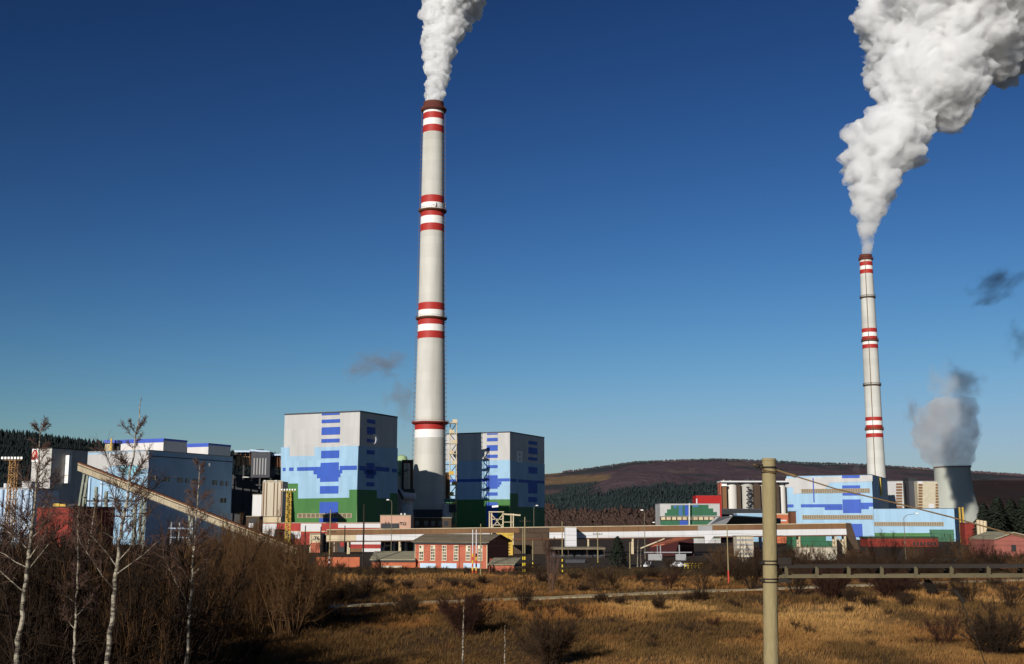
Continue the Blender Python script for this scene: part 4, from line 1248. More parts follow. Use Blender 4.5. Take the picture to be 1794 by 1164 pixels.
# battery of tall silos
t = thing("silo_battery", "row of tall pale cylindrical silos with brown panels, partly behind the bare concrete pole", "silos", (*G(1320, 720), 0))
zt_ = Z(845.5, 720)
M_SIL = [mat("light_silo_steel", (0.60, 0.57, 0.52), 0.5, 0.08, 0.2, STREAK), mat("grey_silo_steel", (0.40, 0.38, 0.34), 0.6, 0.12, 0.2, STREAK), mat("tan_silo_steel", (0.45, 0.39, 0.28), 0.6, 0.12, 0.2, STREAK)]
for x0, x1, mi in ((1273.5, 1294, 0), (1297.5, 1323, 1), (1332, 1359, 2), (1365.5, 1379, 0)):
    xa, xb = U(x0, 870, 720).x, U(x1, 870, 720).x
    MB().tube([((xa + xb) / 2, 724, 0), ((xa + xb) / 2, 724, zt_)], (xb - xa) / 2, 28).build("silo", M_SIL[mi], t, smooth=True)
for x0, x1 in ((1264.5, 1273.8), (1293, 1298.5), (1322, 1333), (1358.5, 1366)):
    xa, xb = U(x0, 870, 717).x, U(x1, 870, 717).x
    MB().box(xa, xb, 718, 726, 0, Z(849, 718)).build("brown_panel", M_DBROWN if x0 > 1270 else M_BROWN, t)
MB().box(U(1262, 850, 718).x, U(1265, 850, 718).x, 718, 728, 0, Z(846.5, 718)).build("edge_wall", M_BRICK, t)
MB().box(U(1262, 845, 719).x, U(1379, 845, 719).x, 717, 731, zt_ + 0.02, zt_ + 0.9).build("roof_deck", M_PAINTW, t)
MB().box(U(1264, 848, 717).x, U(1273, 848, 717).x, 716.5, 717.9, Z(852, 717), Z(848, 717)).build("lamp_box", M_LEAD, t)
mb = MB()
for i in range(7):
    y = 853 + i * 7
    mb.box(U(1309, y, 714).x, U(1314, y, 714).x, 714.5, 716.9, Z(y + 2, 714), Z(y, 714))
    mb.beam(U(1309 if i % 2 else 1314, y + 7, 714.3), U(1314 if i % 2 else 1309, y + 1, 714.3), 0.6)
mb.build("stair", M_DARK, t)
for px, h in ((1267.5, 841), (1279, 842), (1306, 839), (1310, 838), (1318, 840)):
    MB().beam(U(px, 845, 722), U(px, h, 722), 0.7).build("roof_post", M_CHAR if px > 1300 else M_CREAM, t)
A, B, C_, D_ = frontal(1264, 1340, 690, 12)
block("dark_plinth_hall", "dark low hall at the foot of the tall silos", "building", (A, B, C_, D_), 0, Z(893, 690), M_DARK, M_CHAR)
A, B, C_, D_ = frontal(1291, 1352, 640, 10)
block("blue_roofed_shed", "low shed with pale blue upper wall between the silos and the bridge conveyor", "building", (A, B, C_, D_), 0, Z(900.5, 640), M_LBLUE, M_PBLUE, 0.3)
A, B, C_, D_ = frontal(1359, 1387, 600, 10)
t, FL, _ = block("orange_hut", "orange hut with cream roof just right of the bare concrete pole", "building", (A, B, C_, D_), 0, Z(902, 600), M_ORANGE, M_CREAM, 0.6, 0.2)
panel(t, FL, "white_panel", M_PAINTW, (1360, 911, 1378, 913.5), 0.1)
A, B, C_, D_ = frontal(1385, 1394, 590, 6)
block("dark_hut", "small dark cabin beside the orange hut", "building", (A, B, C_, D_), 0, Z(897, 590), M_RUST, M_DARK, 0.3)

# red sloping canopy and dark hall under the bridge
t = thing("red_canopy", "red sloping canopy over a dark open hall, under the bridge conveyor", "canopy", (*G(1180, 380), 0))
A, B, C_, D_ = frontal(1138, 1214, 392, 10)
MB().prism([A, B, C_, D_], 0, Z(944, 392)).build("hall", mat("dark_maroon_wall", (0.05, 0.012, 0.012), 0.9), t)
q = [U(1137, 957, 372), U(1164, 953, 372), U(1213, 941.5, 386), U(1182, 942, 388)]
MB().add(q + [p + Vector((0, 0, -0.35)) for p in q], [(0, 1, 2, 3), (7, 6, 5, 4), (0, 4, 5, 1), (1, 5, 6, 2), (2, 6, 7, 3), (3, 7, 4, 0)]).build("roof", M_ORANGE, t)
MB().beam(U(1122, 961, 371), U(1164, 944, 371), 0.35).build("rail", M_CREAM, t)
MB().beam(U(1128, 968, 368), U(1212, 968, 368), 0.3).build("pipe", M_GREY, t)
for px in (1152, 1157, 1190):
    MB().beam((*G(px, 371, 965), 0), (*G(px, 371, 965), Z(955, 371)), 0.3).build("post", M_GREY, t)
for x0, x1 in ((1136, 1160), (1184, 1202)):
    MB().box(U(x0, 980, 350).x, U(x1, 980, 350).x, 350, 351, 0, Z(971, 350)).build("low_wall", M_GREY, t)
# grey-green shed and pale wall seen through the scrub at right
A, B, C_, D_ = frontal(1386, 1458, 470, 10)
t, FL, _ = block("green_shed", "green shed with a pale base under the right end of the bridge conveyor", "building", (A, B, C_, D_), 0, Z(938, 470), M_DGREEN, M_DARK, 0.3)
panel(t, FL, "pale_blue_panel", M_LBLUE, (1447, 937, 1458, 948), 0.14)
A, B, C_, D_ = frontal(1398, 1462, 350, 6)
block("pale_wall_shed", "pale plastered shed half hidden by scrub right of the concrete pole", "building", (A, B, C_, D_), 0, Z(960, 350), M_TAN, M_LROOF, 0.2)
A, B, C_, D_ = frontal(1289, 1318, 380, 6)
t, FL, _ = block("banded_tank_house", "pale house banded with grey rows behind birches, under the bridge conveyor", "building", (A, B, C_, D_), 0, Z(940, 380), M_TAN, M_LROOF, 0.2)
for y in (945, 953, 961, 969):
    panel(t, FL, "band", M_GREY, (1289, y, 1318, y + 3), 0.12)

# ------------------------------------------------------------------ pale blue building by the distant chimney
PR_ = corner_plan(1528.7, 700, 1379, 1556, 870)
ZR = Z(832.5, 700)
t, FL, FR = block("boiler_house", "wide pale blue building with blue cross pattern and two window bands at right", "building", PR_, 0, ZR, M_LBLUE, M_CHAR, 0.4, 0.15)
r1 = lambda x, y: (1340 + x / 5.29, 780 + y / 5.29)
polypanel(t, FL, "white_panel", M_WHITE, [(1376, 838.6), (1528.6, 832.8), (1528.6, 843.6), (1471, 845.5), r1(600, 350), r1(560, 410), r1(340, 412), r1(340, 445), r1(262, 456), r1(262, 392), (1376, 854)], 0.14)
for r in ((715, 281, 880, 307), (718, 374, 885, 468), (722, 504, 892, 630), (335, 548, 718, 576), (890, 534, 1006, 570), (555, 577, 720, 602), (893, 571, 964, 594), (204, 550, 266, 578), (782, 730, 905, 855)):
    panel(t, FL, "blue_panel", M_BLUE, r1(r[0], r[1]) + r1(r[2], r[3]), 0.22 + (0.06 if r[2] - r[0] > 170 else 0))
window_strip(t, FL, r1(340, 408) + r1(970, 440), 4, 0.36)
window_strip(t, FL, r1(350, 652) + r1(1000, 684), 4, 0.36)
panel(t, FR, "yellow_ladder", M_YELLOW, (1541, 838, 1543, 868), 0.9)
panel(t, FR, "pale_panel", M_PBLUE, (1534.5, 852, 1537, 861), 0.4)
MB().slab(FL, *FL.rect(1424.6, 838, 1426.4, 880), 0.1, 0.7).build("drain_pipe", M_BLUE, t)
PW = corner_plan(1672.5, 640, 1531, 1688, 910)
t, FL, FR = block("low_wing", "low pale blue wing with one window band, right of the cross-patterned building", "building", PW, 0, Z(891.5, 640), M_LBLUE, M_CHAR, 0.3, 0.1)
window_strip(t, FL, (1532, 915.5, 1653, 921), 4, 0.3)
panel(t, FL, "green_panel", M_GREEN, (1533, 934, 1629, 960), 0.13)
panel(t, FL, "green_panel", M_DGREEN, (1629, 928, 1672, 960), 0.15)
A, B, C_, D_ = frontal(1518, 1640, 520, 12)
t, FL, _ = block("red_low_hall", "low red hall with dark green roof behind the scrub at right", "building", (A, B, C_, D_), 0, Z(944, 520), M_TRED, mat("dark_green_roof", (0.03, 0.05, 0.025), 0.8), 0.8, 0.3)
for x in range(1600, 1640, 6):
    panel(t, FL, "window", M_GLASS, (x, 950, x + 3.5, 956), 0.12)

# white silo house, brown louvres, tan silo house
PS = corner_plan(1583, 800, 1555, 1594, 870)
t, FL, FR = block("white_silo_house", "white silo house with a brown louvred stripe behind the low pale blue wing", "silo", PS, 0, Z(843.8, 800), M_WHITE, M_GREY, 0.4, 0.1)
for i in range(9):
    panel(t, FL, "louvre", M_BROWN, (1570, 847 + i * 5, 1580.8, 850.5 + i * 5), 0.25)
PS = frontal(1594, 1609, 806, 10)
block("dark_duct_tower", "dark ducted tower squeezed between the white and the tan silo house", "tower", PS, 0, Z(842, 806), M_CHAR, M_DARK, 2.0)
PS = frontal(1609, 1645, 800, 14)
t, FL, _ = block("tan_silo_house", "tan silo house with brown louvres both sides, left of the cooling tower", "silo", PS, 0, Z(844, 800), mat("tan_silo_paint", (0.50, 0.44, 0.32), 0.8), M_GREY, 0.4, 0.1)
for i in range(9):
    panel(t, FL, "louvre", M_BROWN, (1609, 848 + i * 5, 1616, 851.5 + i * 5), 0.25)
    panel(t, FL, "louvre", M_BROWN, (1639, 848 + i * 5, 1644.5, 851.5 + i * 5), 0.25)
panel(t, FL, "white_door", M_PAINTW, (1627, 883, 1636, 892), 0.3)
panel(t, FL, "white_cap", M_PAINTW, (1608.5, 844, 1616, 848), 0.3)
# little things beyond
t = thing("yellow_lift", "brown and yellow hoist frame beside the low wing's right end", "hoist", (*G(1683, 600), 0))
for px in (1680.5, 1686):
    MB().box(U(px, 900, 600).x, U(px, 900, 600).x + 0.7, 600, 600.7, 0, Z(889, 600)).build("post", M_YELLOW, t)
for i in range(5):
    MB().beam(U(1680.5, 892 + i * 6, 600.3), U(1687, 892 + i * 6, 600.3), 0.4).build("rung", M_RUST, t)
A, B, C_, D_ = frontal(1688, 1706, 560, 6)
block("red_kiosk", "small red kiosk below the cooling tower", "kiosk", (A, B, C_, D_), 0, Z(917, 560), M_TRED, M_DARK, 0.3)
for i, px in enumerate((1712, 1718, 1724)):
    MB().tube([(*G(px, 500), 0), (*G(px, 500), Z(911 + i, 500))], 0.75, 10).build("tan_post_tank", M_CREAM, None, smooth=True, label=("leftmost", "middle", "rightmost")[i] + " of three slim cream tanks right of the red kiosk", cat="tank", group="slim cream tanks")
mb = MB()
gp = [(U(px, 930, 700).x, 700 + (0 if i < 4 else 90)) for i, px in enumerate((1722, 1740, 1760, 1790))]
A, B = G(1716, 690), G(1800, 690)
vs = [(*A, 0), (*B, 0), (B[0] + 8, 790, 9), (A[0] + 14, 790, 11)]
MB().add(vs + [(v[0], v[1], -1) for v in vs], [(0, 1, 2, 3), (7, 6, 5, 4), (0, 4, 5, 1), (1, 5, 6, 2), (2, 6, 7, 3), (3, 7, 4, 0)]).build("green_bank", mat("fresh_grass", (0.09, 0.14, 0.03), 0.95, 0.3, 0.3), kind="structure")

# red gabled house at the right edge
A, B, C_, D_ = frontal(1738, 1838, 292, 16)
t = thing("gable_house", "terracotta gabled house at the right edge behind the scrub", "building", ((A[0] + B[0]) / 2, 292, 0))
zE, zA = Z(946, 292), Z(934.5, 292)
ma = ((A[0] * .66 + B[0] * .34), A[1]); mb_ = (ma[0], C_[1])
vs = [(*A, 0), (*B, 0), (*C_, 0), (*D_, 0), (*A, zE), (*B, zE - 0.6), (*C_, zE - 0.6), (*D_, zE), (*ma, zA), (*mb_, zA)]
MB().add(vs, [(3, 2, 1, 0), (0, 1, 5, 8, 4), (1, 2, 6, 5), (2, 3, 7, 9, 6), (3, 0, 4, 7), (4, 8, 9, 7), (8, 5, 6, 9)]).build("wall", mat("terracotta_render", (0.30, 0.10, 0.075), 0.9, 0.2, 0.4), t)
for a, b, c, d in ((4, 8, 9, 7), (8, 5, 6, 9)):
    q = [Vector(vs[i]) for i in (a, b, c, d)]
    o = Vector((0, -0.5, 0.03)); u_ = Vector((0, 0, 0.3))
    q[0] += o; q[1] += o
    MB().add(q + [p + u_ for p in q], [(3, 2, 1, 0), (4, 5, 6, 7), (0, 1, 5, 4), (1, 2, 6, 5), (2, 3, 7, 6), (3, 0, 4, 7)]).build("roof", M_LROOF, t)
panel(t, Face(A, B), "window", M_GLASS, (1772, 955, 1780, 966), 0.08)

# ------------------------------------------------------------------ masts, lamps, cars
def floodmast(label, px, Y, ytop, w, n, m):
    p = U(px, ytop, Y)
    t = thing("floodlight_mast", label, "floodlight mast", (p.x, Y, 0), "lattice floodlight masts")
    mb = MB()
    for dx in (-w, w):
        for dy in (-w, w):
            mb.beam((p.x + dx, Y + dy, 0), (p.x + dx * 0.8, Y + dy * 0.8, p.z), 0.22)
    for i in range(14):
        z0, z1 = p.z * i / 14, p.z * (i + 1) / 14
        s = 1 if i % 2 else -1
        for dy in (-w, w):
            mb.beam((p.x - s * w, Y + dy, z0), (p.x + s * w, Y + dy, z1), 0.16)
            mb.beam((p.x - w, Y + dy, z1), (p.x + w, Y + dy, z1), 0.16)
        mb.beam((p.x - w, Y - s * w, z0), (p.x - w, Y + s * w, z1), 0.16)
        mb.beam((p.x + w, Y - s * w, z0), (p.x + w, Y + s * w, z1), 0.16)
    mb.build("lattice", m, t)
    MB().box(p.x - w * 2.6, p.x + w * 2.6, Y - w, Y + w, p.z, p.z + 0.25).build("platform", m, t)
    for i in range(n):
        x = p.x + (i - (n - 1) / 2) * w * 5.4 / (n - 1)
        l = MB().box(x - 0.28, x + 0.28, Y - w - 0.6, Y - w - 0.2, p.z + 0.3, p.z + 0.95).build("floodlight", M_LEAD, t)
floodmast("rust-brown lattice floodlight mast at the left edge before the low blue hall", 24.5, 330, 807, 1.0, 7, mat("rust_yellow_steel", (0.34, 0.19, 0.07), 0.8, 0.2))
floodmast("yellow lattice floodlight mast in front of the crescent block", 506.5, 480, 861, 1.0, 6, M_YELLOW)

def stripe_mat(name, cols):
    m = bpy.data.materials.new(name); m.use_nodes = True
    nt = m.node_tree; b = nt.nodes["Principled BSDF"]
    b.inputs["Roughness"].default_value = 0.7
    return m
M_YL = mat("signal_yellow", (0.62, 0.45, 0.03), 0.6, 0.1)
M_SR = mat("signal_red", (0.55, 0.05, 0.03), 0.6, 0.1)
M_BLK = mat("matt_black_paint", (0.015, 0.015, 0.015), 0.7, 0.1)
def mast(label, px, Y, ytop, r, m, stripes=None, arms=0, ys0=None):
    p = U(px, ytop, Y)
    x = G(px, Y, 985)[0]
    g0 = float(gz(x, Y)) - 0.1
    t = thing("rail_mast", label, "mast", (x, Y, g0), "masts along the railway")
    MB().tube([(x, Y, g0), (x, Y, p.z)], [r, r * 0.75], 10).build("pole", m, t, smooth=True)
    if stripes:
        zs0 = Z(ys0, Y)
        n = 6
        for i in range(n):
            za, zb = g0 + (zs0 - g0) * i / n, g0 + (zs0 - g0) * (i + 1) / n
            MB().tube([(x, Y, za + 0.01), (x, Y, zb)], r * 1.15, 10).build("stripe", stripes[i % len(stripes)], t)
    for i in range(arms):
        zz = p.z - 1.0 - i * 2.2
        MB().beam((x - 1.3 + 0.3 * i, Y, zz), (x + 1.3, Y, zz), 0.14).build("crossarm", M_IRON, t)
        for s in (-1.1, -0.4, 0.5, 1.2):
            MB().tube([(x + s, Y, zz + 0.07), (x + s, Y, zz + 0.4)], [0.1, 0.06], 6).build("insulator", M_IRON, t)
    return t
mast("slim white mast with red and yellow foot, first of a pair before the brick house", 828, 268, 928, 0.15, M_PAINTW, (M_SR, M_YL), 0, 970)
mast("slim white mast with red and black foot, right of its twin before the brick house", 834.3, 268, 928, 0.15, M_PAINTW, (M_SR, M_YL, M_BLK), 0, 970)
mast("tall thin grey mast at the brick house's right end, footed in the grass", 842, 225, 918, 0.11, M_SAND)
mast("left mast of a close pair with yellow and black feet, right of the yellow portal", 916.2, 270, 926, 0.14, M_SAND, (M_YL, M_BLK), 0, 970)
mast("taller mast with crossarms of the close pair right of the yellow portal", 919.6, 270, 906, 0.16, M_SAND, (M_YL, M_BLK), 2, 970)
mast("short yellow and black marker mast right of the close pair", 933.4, 270, 947, 0.12, M_SAND, (M_YL, M_BLK), 0, 982)
mast("mast with yellow and black foot directly left of the white box tower", 985.2, 270, 914, 0.14, M_SAND, (M_YL, M_BLK), 1, 975)
mast("mast with pale stem and yellow foot right of the white box tower", 1047.5, 330, 930, 0.16, M_SAND, (M_YL, M_BLK), 1, 983)
mast("thin leaning-rope mast at the dark evergreen's right side", 1103.5, 290, 950, 0.12, M_SAND)
mast("dark mast at the left end of the bridge, by the hut numbered 76", 533.5, 320, 921, 0.18, M_IRON)
mast("mast with dark and pale stem at the corner of the hut numbered 76", 560.8, 320, 923, 0.18, M_IRON)
mast("black crossarm mast standing before the blue stripe of the crescent block", 577, 285, 893, 0.17, M_SAND, (M_BLK, M_PAINTW), 3, 975)
mast("dark mast before the striped hall", 603, 320, 921, 0.18, M_IRON)
mast("thick dark mast, tallest before the crescent block's corner", 636, 290, 884, 0.24, M_IRON)
mast("slim pale mast right of the dark evergreen with rust-red foot in the scrub", 1275.5, 222, 921, 0.12, M_SAND, (M_SR,), 0, 1000)

def lamp(label, px, Y, ytop, arm_px, curve=False):
    x = G(px, Y, 960)[0]
    p = U(px, ytop, Y)
    e = U(px + arm_px, ytop - (0 if not curve else 1), Y)
    t = thing("street_lamp", label, "street lamp", (x, Y, 0), "tall street lamps")
    MB().tube([(x, Y, 0), (x, Y, p.z - 1)], [0.13, 0.08], 10).build("pole", M_POST, t, smooth=True)
    MB().tube([(x, Y, p.z - 1), (x + (e.x - x) * 0.25, Y, p.z - 0.25), e], [0.08, 0.07, 0.06], 8).build("arm", M_POST, t, smooth=True)
    hx = 0.7 if arm_px > 0 else -0.7
    MB().tube([e + Vector((-hx * 0.3, 0, 0)), e + Vector((hx * 0.3, 0, 0)), e + Vector((hx, 0, -0.02))], [0.12, 0.24, 0.1], 10).build("lamp_head", M_LEAD, t, smooth=True)
lamp("street lamp on a long curved arm before the low pale blue wing", 1586, 300, 901, 19, True)
lamp("street lamp with white head in front of the crescent block's shaded wall", 685.3, 380, 876, -4.5)
lamp("street lamp with white head before the figure 8 block's shaded wall", 935.5, 420, 886, 4)
lamp("street lamp with white head against the wooded hill, left of the green hall", 1130, 360, 894, -4)
lamp("smaller street lamp against the brown hill foot, nearest the green hall", 1149.5, 420, 915.5, -3)

def make_car(name, label, x, y, m, ang):
    t = thing(name, label, "car", (x, y, 0), "cars parked by the railway")
    b = MB()
    prof = [(-2.1, .35), (-2.15, .75), (-1.2, .95), (1.5, .98), (2.1, .9), (2.15, .4)]
    n = len(prof)
    vs = [(px_, -0.85, pz) for px_, pz in prof] + [(px_, 0.85, pz) for px_, pz in prof]
    b.add(vs, [tuple(range(n)), tuple(range(2 * n - 1, n - 1, -1))] + [(i, (i + 1) % n, n + (i + 1) % n, n + i) for i in range(n)])
    cab = MB()
    cp = [(-1.1, .955), (-0.5, 1.42), (1.0, 1.45), (1.75, .985)]
    vs = [(px_, -0.72, pz) for px_, pz in cp] + [(px_, 0.72, pz) for px_, pz in cp]
    cab.add(vs, [(0, 1, 2, 3), (7, 6, 5, 4)] + [(i, (i + 1) % 4, 4 + (i + 1) % 4, 4 + i) for i in range(4)])
    win = MB()
    win.add([(-1.07, -.62, 1.0), (-1.07, .62, 1.0), (-.53, .6, 1.40), (-.53, -.6, 1.40), (-1.12, -.62, 1.0), (-1.12, .62, 1.0), (-.58, .6, 1.40), (-.58, -.6, 1.40)], [(0, 1, 2, 3), (7, 6, 5, 4), (0, 4, 5, 1), (1, 5, 6, 2), (2, 6, 7, 3), (3, 7, 4, 0)])
    parts = [("body", b, m), ("cabin", cab, m), ("windscreen", win, M_GLASS)]
    for sy in (-1, 1):
        parts.append(("headlight", MB().box(-2.2, -2.05, sy * .62 - .18, sy * .62 + .18, .58, .72), M_LEAD))
        parts.append(("side_window", MB().box(-.45, 1.0, sy * .725 - .02, sy * .725 + .02, 1.04, 1.36), M_GLASS))
        for sx in (-1.35, 1.35):
            parts.append(("wheel", MB().tube([(sx, sy * .8 - .1, .32), (sx, sy * .8 + .1, .32)], .32, 14), M_BLK))
    for nm, q, mm in parts:
        o = q.build(nm, mm)
        o.parent = t
    t.rotation_euler = (0, 0, ang)
    return t
gx = lambda px, Y: G(px, Y, 988)[0]
make_car("parked_car", "white car parked nose-on below the red canopy, left of two", gx(1136.5, 296), 296, M_PAINTW, math.radians(70))
make_car("parked_car", "white car parked beside the yellow railing, right of the other white car", gx(1190.5, 296), 296, M_PAINTW, math.radians(150))
x0, x1 = gx(1199, 292), gx(1243, 292)
t = thing("yellow_railing", "low yellow guard railing beside the parked white car", "railing", (x0, 292, 0))
for i in range(8):
    MB().beam((x0 + (x1 - x0) * i / 7, 292, 0), (x0 + (x1 - x0) * i / 7, 292, 1.3), 0.14).build("post", M_YL, t)
for z in (0.7, 1.25):
    MB().beam((x0, 291.9, z), (x1, 291.9, z), 0.13).build("rail", M_YL, t)

# ------------------------------------------------------------------ concrete portal pole with lattice beam
PYY = 30.0
ptop, pbot = U(1347, 803.5, PYY), U(1351, 1164, PYY)
dirp = (pbot - ptop).normalized()
base = ptop + dirp * ((ptop.z + 0.5) / -dirp.z)
t = thing("portal_pole", "bare round concrete pole standing tall in the right foreground", "pole", (base.x, base.y, 0))
at = lambda py: ptop + dirp * ((ptop.z - U(1349, py, PYY).z) / -dirp.z)
mb = MB()
n = 70
pts = [ptop.lerp(base, i / n) for i in range(n + 1)]
mb.tube(pts, [0.174 + 0.001 * (i % 2) + 0.03 * i / n for i in range(n + 1)], 28)
mb.build("shaft", M_SAND, t, smooth=True)
def clamp(py, h, r, name="clamp", m=M_IRON):
    c = at(py)
    return MB().tube([c + Vector((0, 0, h / 2)), c - Vector((0, 0, h / 2))], r, 24).build(name, m, t)
clamp(806, 0.05, 0.186, "collar", M_SAND)
clamp(819.5, 0.05, 0.19)
clamp(828, 0.03, 0.188)
for py in (983, 989, 1014.5, 1020):
    clamp(py, 0.035, 0.192)
# wire loops at the top
mb = MB()
c0 = at(823)
for k in range(2):
    pts = []
    for j in range(17):
        a = math.pi + math.pi * j / 16
        pts.append(c0 + Vector((math.cos(a) * 0.2, math.sin(a) * 0.2, 0.05 - 0.07 * math.sin(-a) - k * 0.035 - (0.06 * (1 + math.cos(a)) * 0.5))))
    mb.tube(pts, 0.012, 6)
mb.build("wire_loop", M_ROD, t)
for py in (986, 1017):
    c = at(py)
    MB().box(c.x - 0.26, c.x - 0.17, c.y - 0.12, c.y + 0.12, c.z - 0.03, c.z + 0.03).build("bolt_lug", M_IRON, t)
    MB().box(c.x + 0.18, c.x + 0.52, c.y - 0.1, c.y + 0.1, c.z - 0.05, c.z + (0.12 if py == 986 else 0.05)).build("bracket", M_IRON, t)
c = at(818.5)
ins = thing("stub_insulator", "small dark insulator on a stub at the left of the bare pole's top", "insulator", c + Vector((-0.3, 0, 0)))
mb = MB().tube([c + Vector((-0.17, -0.05, 0)), c + Vector((-0.42, -0.1, 0.06))], 0.018, 8)
mb.build("stub", M_ROD, ins)
MB().tube([c + Vector((-0.17, -0.05, -0.02)), c + Vector((-0.2, -0.05, 0.0)), c + Vector((-0.26, -0.06, 0.01)), c + Vector((-0.3, -0.07, 0.02)), c + Vector((-0.36, -0.08, 0.04))], [0.03, 0.075, 0.04, 0.07, 0.02], 12).build("shed_body", M_IRON, ins, smooth=True)

# battened portal beam running off to the right
q0, q1 = at(1001), None
YR = 26.2
e_top, e_bot = U(1794, 992.5, YR), U(1794, 1009, YR)
t = thing("portal_beam", "rusty battened steel beam running from the bare pole out of the picture at right", "beam", (q0.x + 0.2, q0.y, q0.z))
s_top, s_bot = U(1366, 993, PYY), U(1366, 1010.5, PYY)
ext = 2.1
for (a, b, nm, mm) in ((s_top, e_top, "top_chord", M_IRON), (s_bot, e_bot, "bottom_chord", M_BEAM)):
    b2 = a + (b - a) * ext
    for dy in (0, 0.5):
        MB().beam(a + Vector((0, dy, 0)), b2 + Vector((0, dy, 0)), 0.075, 0.075).build(nm, mm, t)
L_ = (e_top - s_top).length
nb = int(L_ * ext / 0.83)
for i in range(nb):
    f = (0.17 + 0.83 * i) / L_
    a, b = s_top + (e_top - s_top) * f, s_bot + (e_bot - s_bot) * f
    MB().beam(a + Vector((0, -0.045, 0)), b + Vector((0, -0.045, 0)), 0.085, 0.02).build("batten", M_BEAM, t)
    MB().beam(a + Vector((0.09, 0.545, 0)), b + Vector((0.09, 0.545, 0)), 0.11, 0.02).build("batten", M_IRON, t)
    MB().beam((a + b) / 2 + Vector((0, 0, 0.1)), (a + b) / 2 + Vector((0.0, 0.5, 0.1)), 0.03).build("tie", M_IRON, t)
# far end post, out of the picture, that carries the beam
ep = s_bot + (e_bot - s_bot) * ext
o_ = thing("portal_pole", "second concrete pole carrying the beam's far end, beyond the right edge", "pole", (ep.x, ep.y, 0))
MB().tube([(ep.x + .2, ep.y + .25, -0.4), (ep.x + .2, ep.y + .25, ep.z + 3)], [0.2, 0.175], 24).build("shaft", M_SAND, o_, smooth=True)

# sloping stay from the pole top
t = thing("stay_rod", "rusty stay running down rightwards from the bare pole's top", "stay rod", at(822) + Vector((0.18, 0, 0)))
pix = [(1358, 823, 30), (1390, 833.5, 29.8), (1465, 857, 29.2), (1564, 880.5, 28.4), (1663, 905.5, 27.6), (1729, 924, 27.1), (1794, 942, 26.5), (1900, 970, 25.6), (1985, 990, 25.0)]
pts = [U(*p) for p in pix]
MB().tube(pts[:2], 0.028, 8).build("turnbuckle", M_ROD, t)
MB().tube(pts[1:], 0.017, 8).build("rod", M_ROD, t)
MB().tube([pts[1].lerp(pts[0], .15), pts[1].lerp(pts[2], .06)], 0.04, 8).build("clevis", M_ROD, t)

# hanging insulators and feeder wire below the beam
t = thing("hanging_feeder", "dark insulator and curved feeder wire hanging below the battened beam at right", "wire", U(1622, 1012, 28))
MB().tube([U(1619, 1012, 28), U(1624, 1024, 28)], 0.02, 8).build("hanger", M_IRON, t)
ia, ib = U(1622, 1018, 28), U(1637, 1037, 28)
mb = MB()
prof, rr = [], []
for i in range(13):
    prof.append(ia.lerp(ib, i / 12)); rr.append(0.05 if i in (0, 12) else (0.115 if i % 2 else 0.06))
mb.tube(prof, rr, 14)
mb.build("insulator", M_IRON, t, smooth=True)
w = [U(1637, 1036, 28), U(1655, 1034.5, 28), U(1674, 1035, 28), U(1682, 1050, 28), U(1690, 1068, 28), U(1702, 1098, 28), U(1716, 1135, 28), U(1726, 1164, 28), U(1740, 1210, 28), U(1760, 1290, 28)]
MB().tube(w, 0.013, 6).build("wire", M_IRON, t)
MB().tube([U(1672, 1034, 28), U(1690, 1056, 28)], 0.05, 8).build("splice", M_IRON, t)
# overhead wires strung along the masts by the railway
for i, (zz, yy, sag, lab) in enumerate(((7.4, 271, 0.5, "upper overhead wire strung along the railway masts"), (6.1, 270.5, 0.2, "lower overhead wire strung along the railway masts"), (8.6, 286, 0.7, "overhead wire strung between the crossarm masts farther back"))):
    pts = []
    for k in range(41):
        x = -90 + 240 * k / 40
        pts.append((x, yy, zz - sag * (1 - (2 * ((k % 8) / 8) - 1) ** 2)))
    MB().tube(pts, 0.022, 5).build("overhead_wire", M_IRON, None, label=lab, cat="wire", group="overhead railway wires")
# old wire tangle on the beam's top
mb = MB()
pts = [U(1630 + 6 * i, 985 - 7 * abs(math.sin(i * 0.9)) + random.uniform(-1.5, 1.5), 27.8) for i in range(10)]
mb.tube(pts, 0.014, 6)
mb.build("wire_tangle", M_IRON, None, label="black wire tangle lying on the battened beam's top", cat="wire")

